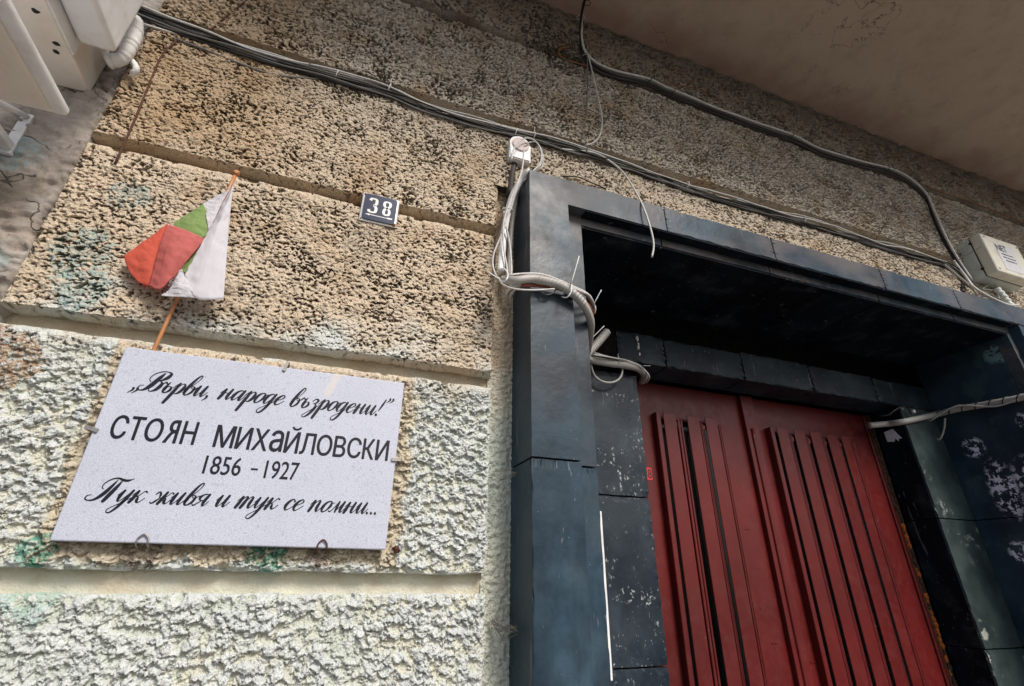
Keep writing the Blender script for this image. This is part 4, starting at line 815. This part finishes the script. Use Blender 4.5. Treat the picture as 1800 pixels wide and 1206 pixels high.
# bare wires and rods sticking out of the plaster
for k, (p, r, lab) in enumerate((([(-0.6396,-0.02,3.0105),(-0.6546,-0.02,2.935),(-0.6507,-0.02,2.8101),(-0.6432,-0.022,2.666),(-0.6384,-0.024,2.5183)], .0028, 'long rusty wire hanging down the plaster left of the flag'),
                                ([(-0.5779,-0.02,3.0826),(-0.5465,-0.022,3.1865),(-0.5084,-0.022,3.3077)], .0022, 'dark rusty wire slanting up from the cable bundle near the top left'),
                                ([(2.2585,-0.02,3.0779),(2.3474,-0.022,3.1701),(2.4634,-0.022,3.2906)], .0022, 'short dark wire slanting up from the cables left of the grey box'),
                                ([(0.9204,-0.012,3.9049),(0.8885,-0.016,3.814),(0.8699,-0.012,3.7444)], .002, 'short dark nail wire high on the dark brown plaster'))):
    tag(tube('rusty_wire', p, r, M['rust'], None, .02), lab, 'wire')
# ------------------------------------------------------------------ conduit along the left jamb
cd = thing('jamb_conduit', 'white conduit and cables running down beside the black left jamb, then crossing it', 'conduit', (.40, -.03, 2.5))
P1 = [(0.4448,-0.1,2.8035),(0.4282,-0.07,2.7884),(0.4059,-0.05,2.7371),(0.3889,-0.045,2.6596),(0.377,-0.045,2.5695),(0.3697,-0.05,2.4777),(0.3641,-0.06,2.4123)]
tube('pipe', P1, .0110, M['whitep'], cd, .01, 12)
tube('cable', [(0.4446,-0.07,2.832),(0.4311,-0.03,2.7879),(0.4153,-0.02,2.6688),(0.4068,-0.02,2.5515),(0.401,-0.03,2.436),(0.4145,-0.02,2.3638)], .0075, M['pipe'], cd, .01, 10)
P2 = [(0.3619,-0.09,2.3655),(0.3784,-0.145,2.3336),(0.426,-0.152,2.3459),(0.4775,-0.152,2.3483),(0.522,-0.15,2.3426),(0.5627,-0.145,2.3242),(0.6042,-0.125,2.3024),(0.6362,-0.09,2.2834),(0.6709,-0.02,2.2756),(0.7183,0.08,2.2849),(0.774,0.2,2.3113)]
def corr(n):
    t = np.linspace(0, 1, n); base = np.full(n, .0118); m = (t > .18) & (t < .42); return base + m * (.0008 + .0013 * np.sin(np.arange(n) * 1.6))
tube('pipe', P2, .0118, M['pipe'], cd, .0025, 12, corr)
for k, (r, mt, dy, pts) in enumerate(((.0052, 'cabred', 0, [(0.388,-0.06,2.3507),(0.3988,-0.135,2.3277),(0.4585,-0.135,2.3392),(0.5201,-0.135,2.3435),(0.5762,-0.13,2.3357),(0.6283,-0.1,2.3286),(0.6747,-0.04,2.3422)]),
        (.0036, 'cabw', 0, [(0.3683,-0.07,2.3832),(0.3668,-0.13,2.357),(0.433,-0.135,2.3752),(0.4857,-0.135,2.3779),(0.5533,-0.135,2.3624),(0.6104,-0.12,2.3585),(0.6488,-0.09,2.3541),(0.6839,-0.04,2.3583)]),
        (.0034, 'cabg', 0, [(0.3753,-0.08,2.3864),(0.3995,-0.133,2.3647),(0.4688,-0.133,2.3752),(0.5412,-0.13,2.3627),(0.6009,-0.12,2.3565),(0.6501,-0.08,2.3519),(0.6905,-0.02,2.3558)]),
        (.0040, 'cabw', 0, [(0.545,-0.14,2.3537),(0.5864,-0.13,2.3533),(0.6269,-0.11,2.358),(0.6617,-0.07,2.3578),(0.6928,-0.02,2.3604)]),
        (.0050, 'cabw', 0, [(0.3917,-0.05,2.3379),(0.3727,-0.1,2.324),(0.3821,-0.135,2.3221),(0.4149,-0.137,2.3375),(0.4752,-0.137,2.3474)]),
        (.0036, 'pipe', 0, [(0.4043,-0.04,2.3191),(0.383,-0.1,2.3113),(0.3915,-0.132,2.3223),(0.4242,-0.135,2.3371)]),
        (.0026, 'cabw', 0, [(0.3544,-0.07,2.3839),(0.3524,-0.12,2.3299),(0.3768,-0.15,2.3029),(0.4349,-0.15,2.3121),(0.4952,-0.15,2.3291)]),
        (.0026, 'cabw', 0, [(0.3826,-0.09,2.8364),(0.3901,-0.09,2.8909),(0.4324,-0.07,2.9766),(0.4751,-0.06,2.9984),(0.5007,-0.06,2.9637),(0.4996,-0.06,2.9006),(0.4569,-0.09,2.8122),(0.4266,-0.09,2.762)]),
        (.0026, 'cabw', 0, [(0.4447,-0.06,2.9699),(0.4879,-0.05,3.0028),(0.5114,-0.05,2.9613),(0.506,-0.05,2.9047),(0.4693,-0.07,2.8304)]),
        (.0026, 'cabw', 0, [(0.4169,-0.1,2.7937),(0.3956,-0.09,2.6988),(0.3826,-0.075,2.6332),(0.3685,-0.07,2.5659),(0.3445,-0.06,2.4853),(0.3387,-0.06,2.4384),(0.3451,-0.065,2.4006),(0.3533,-0.09,2.3635)]),
        (.0028, 'cabw', 0, [(0.4268,-0.09,2.9048),(0.4149,-0.1,2.793),(0.3879,-0.085,2.6889),(0.3664,-0.075,2.5923),(0.3678,-0.07,2.5054),(0.3766,-0.08,2.4185),(0.3754,-0.09,2.3802)]),
        (.0034, 'cabw', 0, [(0.369,-0.065,2.6372),(0.3738,-0.07,2.5829),(0.3912,-0.06,2.5188),(0.3976,-0.06,2.4366),(0.3893,-0.08,2.3858)]),
        (.0026, 'cabw', 0, [(0.4963,-0.04,2.9939),(0.5243,-0.03,2.9668),(0.5166,-0.03,2.9089),(0.4988,-0.02,2.8987)]),
        (.0018, 'cabg', 0, [(0.4582,-0.135,2.3204),(0.4766,-0.14,2.3122),(0.4942,-0.14,2.3216),(0.5052,-0.14,2.3372)]))):
    tube('cable', pts, r, M[mt], cd, .008)
tube('cable_tie', [(0.3539,-0.07,2.4035),(0.353,-0.12,2.3829),(0.3515,-0.165,2.3351),(0.3422,-0.17,2.3082),(0.3422,-0.12,2.3388)], .002, M['whitep'], cd, .005, 6); tube('tie_tail', [(0.3423,-0.13,2.3364),(0.3057,-0.13,2.3538)], .0016, M['whitep'], cd)
tube('cable_tie', [(0.5614,-0.12,2.3811),(0.5388,-0.17,2.3419),(0.5313,-0.175,2.3094),(0.5235,-0.165,2.2988),(0.5251,-0.13,2.3209)], .0019, M['whitep'], cd, .005, 6); tube('tie_tail', [(0.537,-0.17,2.3415),(0.5446,-0.18,2.3789),(0.5567,-0.19,2.4299)], .0017, M['whitep'], cd, .02, 6)
tube('cable_tie', [(0.666,-0.06,2.3703),(0.6689,-0.07,2.3493),(0.6713,-0.06,2.335)], .0016, M['whitep'], cd, .005, 6); tube('tie_tail', [(0.672,-0.06,2.3716),(0.6878,-0.08,2.4089)], .0016, M['whitep'], cd)
tube('cable_tie', [(0.3744,-0.03,2.6768),(0.3687,-0.065,2.6509),(0.3879,-0.07,2.6504),(0.4081,-0.04,2.6742)], .0022, M['whitep'], cd, .005, 6)
# lower run on the inner jamb
ic = thing('inner_conduit', 'grey conduit crossing the head of the dark inner left jamb beside the red door', 'conduit', (1.0, .3, 2.37))
tube('pipe', [(0.774,0.2,2.3113),(0.8409,0.27,2.3397),(0.9241,0.295,2.3511),(1.0161,0.3,2.3553),(1.0716,0.31,2.3531),(1.1212,0.35,2.3486),(1.1542,0.42,2.3539)], .0150, M['pipe'], ic, .008, 12)
def corr2(n): return .0150 + .0016 * np.sin(np.arange(n) * 1.55)
tube('corrugated_sleeve', [(0.7745,0.2,2.318),(0.8246,0.2,2.3764),(0.8694,0.2,2.4313)], .015, M['pipe'], ic, .0024, 12, corr2)
for r, mt, pts in ((.0035, 'cabw', [(0.7744,0.18,2.3384),(0.8447,0.24,2.3533),(0.9543,0.28,2.3665),(1.0203,0.285,2.3621),(1.0736,0.29,2.3479),(1.1057,0.3,2.3226),(1.147,0.38,2.3308)]), (.0030, 'cabw', [(0.7841,0.2,2.3263),(0.8742,0.25,2.353),(0.9923,0.28,2.3677),(1.0583,0.285,2.3558),(1.0943,0.3,2.3355),(1.1286,0.36,2.3334)]),
                   (.0042, 'caborange', [(0.8357,0.28,2.3266),(0.8608,0.3,2.2918),(0.8956,0.3,2.2714),(0.94,0.3,2.2753),(0.9721,0.3,2.2986),(0.9918,0.31,2.3338),(0.9955,0.315,2.3655)]), (.0016, 'cabw', [(1.0679,0.28,2.3553),(1.0951,0.27,2.3554)]), (.0016, 'cabw', [(0.7493,0.12,2.338),(0.7978,0.1,2.3925)]),
                   (.0030, 'cabw', [(0.6862,0.02,2.277),(0.7374,0.12,2.2887),(0.786,0.2,2.2866)]), (.0020, 'cabw', [(0.9655,0.29,2.3944),(0.9628,0.28,2.3511)])):
    tube('cable', pts, r, M['cabw' if mt != 'caborange' else 'pipe'], ic, .01)
# right hand conduit in the recess
rc = thing('recess_conduit', 'white conduit spirally wrapped in black wire crossing the right wall of the dark doorway recess', 'conduit', (2.75, .1, 2.3))
rp = [(2.4804,0.43,2.3062),(2.5719,0.4,2.3167),(2.5894,0.33,2.311)] + [(2.79,0.3103,2.3601),(2.8,0.2126,2.3616),(2.8,0.1194,2.3528),(2.8,0.0324,2.3447),(2.8,-0.0497,2.3394),(2.8,-0.165,2.3367)]
tube('pipe', rp, .0145, M['pipe'], rc, .01, 12)
seg = np.array(smooth_path([(2.79,0.2835,2.3611),(2.8,0.2126,2.3616),(2.8,0.1194,2.3528),(2.8,0.0324,2.3447),(2.8,-0.0497,2.3394),(2.8,-0.165,2.3367)], .003)); hel = []
for i in range(len(seg)):
    a = i * .36; hel.append((seg[i][0] - .0157 * math.cos(a), seg[i][1], seg[i][2] + .0157 * math.sin(a)))
tube('spiral_wrap', hel, .0026, M['cabb'], rc, .02, 5)
tube('cable', [(2.79,0.3318,2.3365),(2.78,0.2101,2.37),(2.78,0.1523,2.3607),(2.79,0.0546,2.3287),(2.79,-0.0322,2.3333)], .004, M['cabw'], rc, .01)
tube('cable', [(2.79,0.2649,2.3323),(2.79,0.2828,2.2881),(2.79,0.3134,2.2443),(2.79,0.332,2.2431),(2.79,0.3646,2.2802),(2.79,0.3972,2.3305)], .0042, M['pipe'], rc, .01)
tube('cable', [(2.465,0.36,2.3344),(2.4801,0.33,2.3303),(2.5083,0.31,2.3507),(2.5563,0.3,2.3736),(2.5984,0.3,2.3699),(2.6259,0.31,2.347)], .0036, M['cabb'], rc, .01)
box('terminal', 2.625, 2.640, .295, .305, 2.352, 2.366, M['paper'], rc, .001)
# white trunking on the inner jamb
box('cable_trunking', .843, .862, .316, .329, 1.33, 1.806, M['whitep'], None, .002)
tag(bpy.data.objects['cable_trunking'], 'narrow white plastic cable trunking upright on the dark inner left jamb', 'trunking')

# ------------------------------------------------------------------ sensor box above the left jamb
sn = thing('sensor_box', 'small white weather-stained junction cover with a round lid left of the surround corner', 'junction box', (.431, 0, 2.96))
bm = bmesh.new(); pts = [(.392, 2.905), (.470, 2.905)] + [(.431 + .039 * math.cos(a), 2.975 + .042 * math.sin(a)) for a in np.linspace(0, math.pi, 14)]
prism(bm, pts, -.045, .02); bmesh.ops.bevel(bm, geom=[e for e in bm.edges if abs(e.verts[0].co.y + .045) < 1e-4 and abs(e.verts[1].co.y + .045) < 1e-4], offset=.004, segments=2, affect='EDGES')
obj('housing', bm_mesh('housing', bm), M['whitep'], sn)
bm = bmesh.new(); prism(bm, [(.431 + .032 * math.cos(a), 2.972 + .032 * math.sin(a)) for a in np.linspace(0, 2 * math.pi, 28, endpoint=False)], -.050, -.044)
bmesh.ops.bevel(bm, geom=[e for e in bm.edges if abs(e.verts[0].co.y + .050) < 1e-4 and abs(e.verts[1].co.y + .050) < 1e-4], offset=.003, segments=2, affect='EDGES')
obj('round_lid', bm_mesh('round_lid', bm), mat_simple('stained_lid', (.62, .52, .50), .5, .4, 0, .4, 20, (.45, .28, .24)), sn)
tube('stub_pipe', [(.418, -.012, 2.906), (.410, -.012, 2.84), (.405, -.010, 2.76)], .014, M['pipedark'], sn, .02, 10)

# ------------------------------------------------------------------ grey junction box on the right
jb = thing('grey_junction_box', 'large grey plastic junction box with a printed notice on its lid, right of the cables', 'junction box', (3.05, 0, 2.98))
x0, x1, z0, z1 = 2.917, 3.215, 2.985, 3.215
bm = bmesh.new(); add_box(bm, x0, x1, -.072, .02, z0, z1, .006, 2); obj('box_base', bm_mesh('box_base', bm), M['greyp'], jb)
bm = bmesh.new(); add_box(bm, x0 - .003, x1 + .003, -.128, -.076, z0 - .003, z1 + .003, .009, 3); obj('lid', bm_mesh('lid', bm), M['cream'], jb)
bm = bmesh.new(); add_box(bm, x0 + .004, x1 - .004, -.078, -.070, z0 + .004, z1 - .004); obj('gasket', bm_mesh('gasket', bm), M['cabb'], jb)
for (y, z, r) in ((-.038, 3.165, .022), (-.036, 3.10, .022), (-.036, 3.035, .020)):
    P = [(x0 - .0005, y + r * math.cos(a), z + r * math.sin(a)) for a in np.linspace(0, 2 * math.pi, 25)]; tube('knockout', P, .0010, M['greyp'], jb, .01, 6)
for x, z in ((x0 + .016, z0 + .018), (x0 + .016, z1 - .018), (x1 - .016, z0 + .018), (x1 - .016, z1 - .018)): lump('lid_screw', (x, -.129, z), .0065, M['greyp'], jb, 1, (1, .4, 1))
lump('hinge', (x0 - .004, -.074, z0 + .045), .006, M['cabb'], jb, 5); lump('hinge', (x0 - .004, -.074, z1 - .03), .006, M['cabb'], jb, 6)
box('notice', x0 + .075, x1 - .075, -.1292, -.1284, z0 + .025, z1 - .035, M['paper'], jb, 0)
yy = -.1298
text('notice_text', 'NET', x0 + .08, x1 - .135, z1 - .085, z1 - .045, yy, M['print'], jb, bold=.0008)
for k, (a, b_) in enumerate(((.10, .15), (.155, .19), (.10, .13), (.135, .20), (.11, .18), (.185, .195))): box('faded_print', x0 + a, x0 + b_, yy, yy + .0006, z1 - .106 - (k // 2) * .020, z1 - .100 - (k // 2) * .020 - .001 * (k % 2), M['print'], jb, 0)
gl = thing('cable_gland', 'pale cable gland and white cables looping under the grey junction box', 'cable gland', (3.0, -.05, 2.95))
tube('gland', [(2.9884,-0.06,2.9345),(2.9932,-0.07,2.8831),(2.9943,-0.08,2.8031)], .014, M['greyp'], gl, .003, 12, lambda n: .014 + .002 * np.sin(np.arange(n) * .8))
for pts, mt, r in (([(2.773,-0.04,3.0677),(2.7934,-0.05,2.9568),(2.7931,-0.06,2.901),(2.8407,-0.08,2.8447),(2.9399,-0.09,2.8153),(3.0324,-0.09,2.8344)], 'cabw', .006), ([(2.8151,-0.04,3.0363),(2.8176,-0.05,2.9124),(2.896,-0.07,2.8688),(2.997,-0.08,2.8197)], 'cabg', .0045), ([(2.678,-0.04,3.02),(2.7561,-0.045,2.9513),(2.8006,-0.05,2.8988),(2.8072,-0.05,2.8546)], 'pipe', .005),
                   ([(2.9054,-0.04,2.9279),(3.0807,-0.03,3.018)], 'cabw', .003), ([(2.9054,-0.04,2.9279),(3.0464,-0.05,2.9396)], 'cabw', .003), ([(3.0563,-0.03,3.0019),(3.0303,-0.06,2.9101)], 'cabw', .003), ([(2.8063,-0.035,2.9354),(2.8761,-0.06,2.8767),(2.9417,-0.07,2.8525),(3.0082,-0.07,2.8209)], 'cabw', .0042), ([(2.8041,-0.02,2.9609),(2.7683,-0.02,2.8863)], 'pipedark', .012), ([(3.0564,-0.03,2.9535),(3.0301,-0.03,2.8868)], 'pipe', .010)):
    tube('cable', pts, r, M[mt], gl, .01)

# ------------------------------------------------------------------ equipment at the top left
e1 = thing('white_tray', 'white rimmed flat panel on a bracket at the top left corner of the picture', 'panel', (-.8, -.14, 2.53))
bm = bmesh.new(); add_box(bm, -1.15, -.698, -.56, -.135, 2.530, 2.552, .008, 3); obj('tray', bm_mesh('tray', bm), M['whitep'], e1)
bm = bmesh.new(); add_box(bm, -1.15, -.722, -.54, -.150, 2.522, 2.534, .004, 2); obj('tray_bottom', bm_mesh('tray_bottom', bm), M['taupe'], e1)
box('bracket_arm', -.865, -.842, -.22, -.012, 2.500, 2.519, M['whitep'], e1, .002)
box('bracket_post', -.8645, -.8425, -.012, .0, 2.49, 2.62, M['whitep'], e1, .001)
box('bracket_rail', -1.10, -.866, -.20, -.18, 2.503, 2.521, M['whitep'], e1, .001)
tube('bracket_brace', [(-.853, -.012, 2.61), (-.853, -.17, 2.52)], .007, M['whitep'], e1, .1, 8)
e2 = thing('beige_cabinet', 'weathered beige wall box seen from below, with three small holes, beside the white tray', 'wall box', (-.8, -.2, 2.74))
bm = bmesh.new(); add_box(bm, -.845, -.768, -.46, -.005, 2.740, 2.862, .004, 2); obj('body', bm_mesh('body', bm), M['taupe'], e2)
box('cover_edge', -.7675, -.762, -.46, -.118, 2.7385, 2.868, M['whitep'], e2, .002)
for x, y in ((-.800, -.215), (-.79, -.14), (-.80, -.115)): lump('hole', (x, y, 2.7395), .006, M['cabb'], e2, int(-y * 99), (1.2, .9, .15))
e3 = thing('white_wall_box', 'rounded white plastic box bulging from the side of the beige wall box', 'wall box', (-.72, -.19, 2.77))
bm = bmesh.new(); add_box(bm, -.7605, -.680, -.42, -.130, 2.768, 3.02, .014, 4); obj('housing', bm_mesh('housing', bm, False), M['whitep'], e3)
e4 = thing('taped_cable_end', 'cable ends bandaged in crumpled white tape under the white wall box', 'taped cables', (-.69, -.06, 2.8))
tp = [(-0.7231,-0.07,2.9835),(-0.7115,-0.07,2.9266),(-0.7024,-0.07,2.8702),(-0.7108,-0.06,2.8372),(-0.7405,-0.05,2.8243)]
tube('tape_wrap', tp, .02, M['tape'], e4, .003, 14, lambda n: .020 + .0009 * np.sin(np.arange(n) * 1.3) + .0022 * perlin(np.arange(n) * .37, np.zeros(n), 5) + .004 * np.sin(np.linspace(0, 6, n)))
tube('cable', [(-0.7114,-0.06,2.8559),(-0.6866,-0.05,2.8422),(-0.6748,-0.05,2.8199),(-0.6861,-0.04,2.8137)], .008, M['tape'], e4, .01, 10)
for k in range(5): tube('cable', [(-0.7189,-0.03,2.8392),(-0.7585,-0.03,2.8621)] , .0035, M['cabg'], e4) if k == 0 else None

# ------------------------------------------------------------------ small extras
for k, (p, n_) in enumerate((([(0.3879,0.012,1.5133),(0.402,-0.02,1.4976),(0.412,-0.07,1.4994)], 16), ([(0.3783,0.012,1.8506),(0.3938,-0.03,1.8315),(0.403,-0.08,1.8275)], 7))):
    VV, FF = [], []; rc_ = random.Random(k + 3)
    for m in range(n_):
        q = [(x + rc_.uniform(-.007, .007), y + rc_.uniform(-.006, .006), z + rc_.uniform(-.010, .008) * (1 + (t_ == 1))) for t_, (x, y, z) in enumerate(p)]
        V, Q, caps = tube_arrays(smooth_path(q, .006), .0005, 4); n0 = len(VV); VV += V.tolist(); FF += [[int(a) + n0 for a in f] for f in Q]
    me = bpy.data.meshes.new('cobweb_tuft'); me.from_pydata(VV, [], FF); me.update()
    tag(obj('cobweb_tuft', me, M['web']), ('larger dusty cobweb tuft clinging between plaster and black jamb near the bottom', 'small dusty cobweb strand between plaster and black jamb beside the plaque')[k], 'cobweb')
tag(lump('red_wax_blob', [(0.1522,-0.012,1.6545)][0], .008, M['rust'], None, 8), 'dark red blob on the plaster at the lower right corner of the plaque', 'blob')
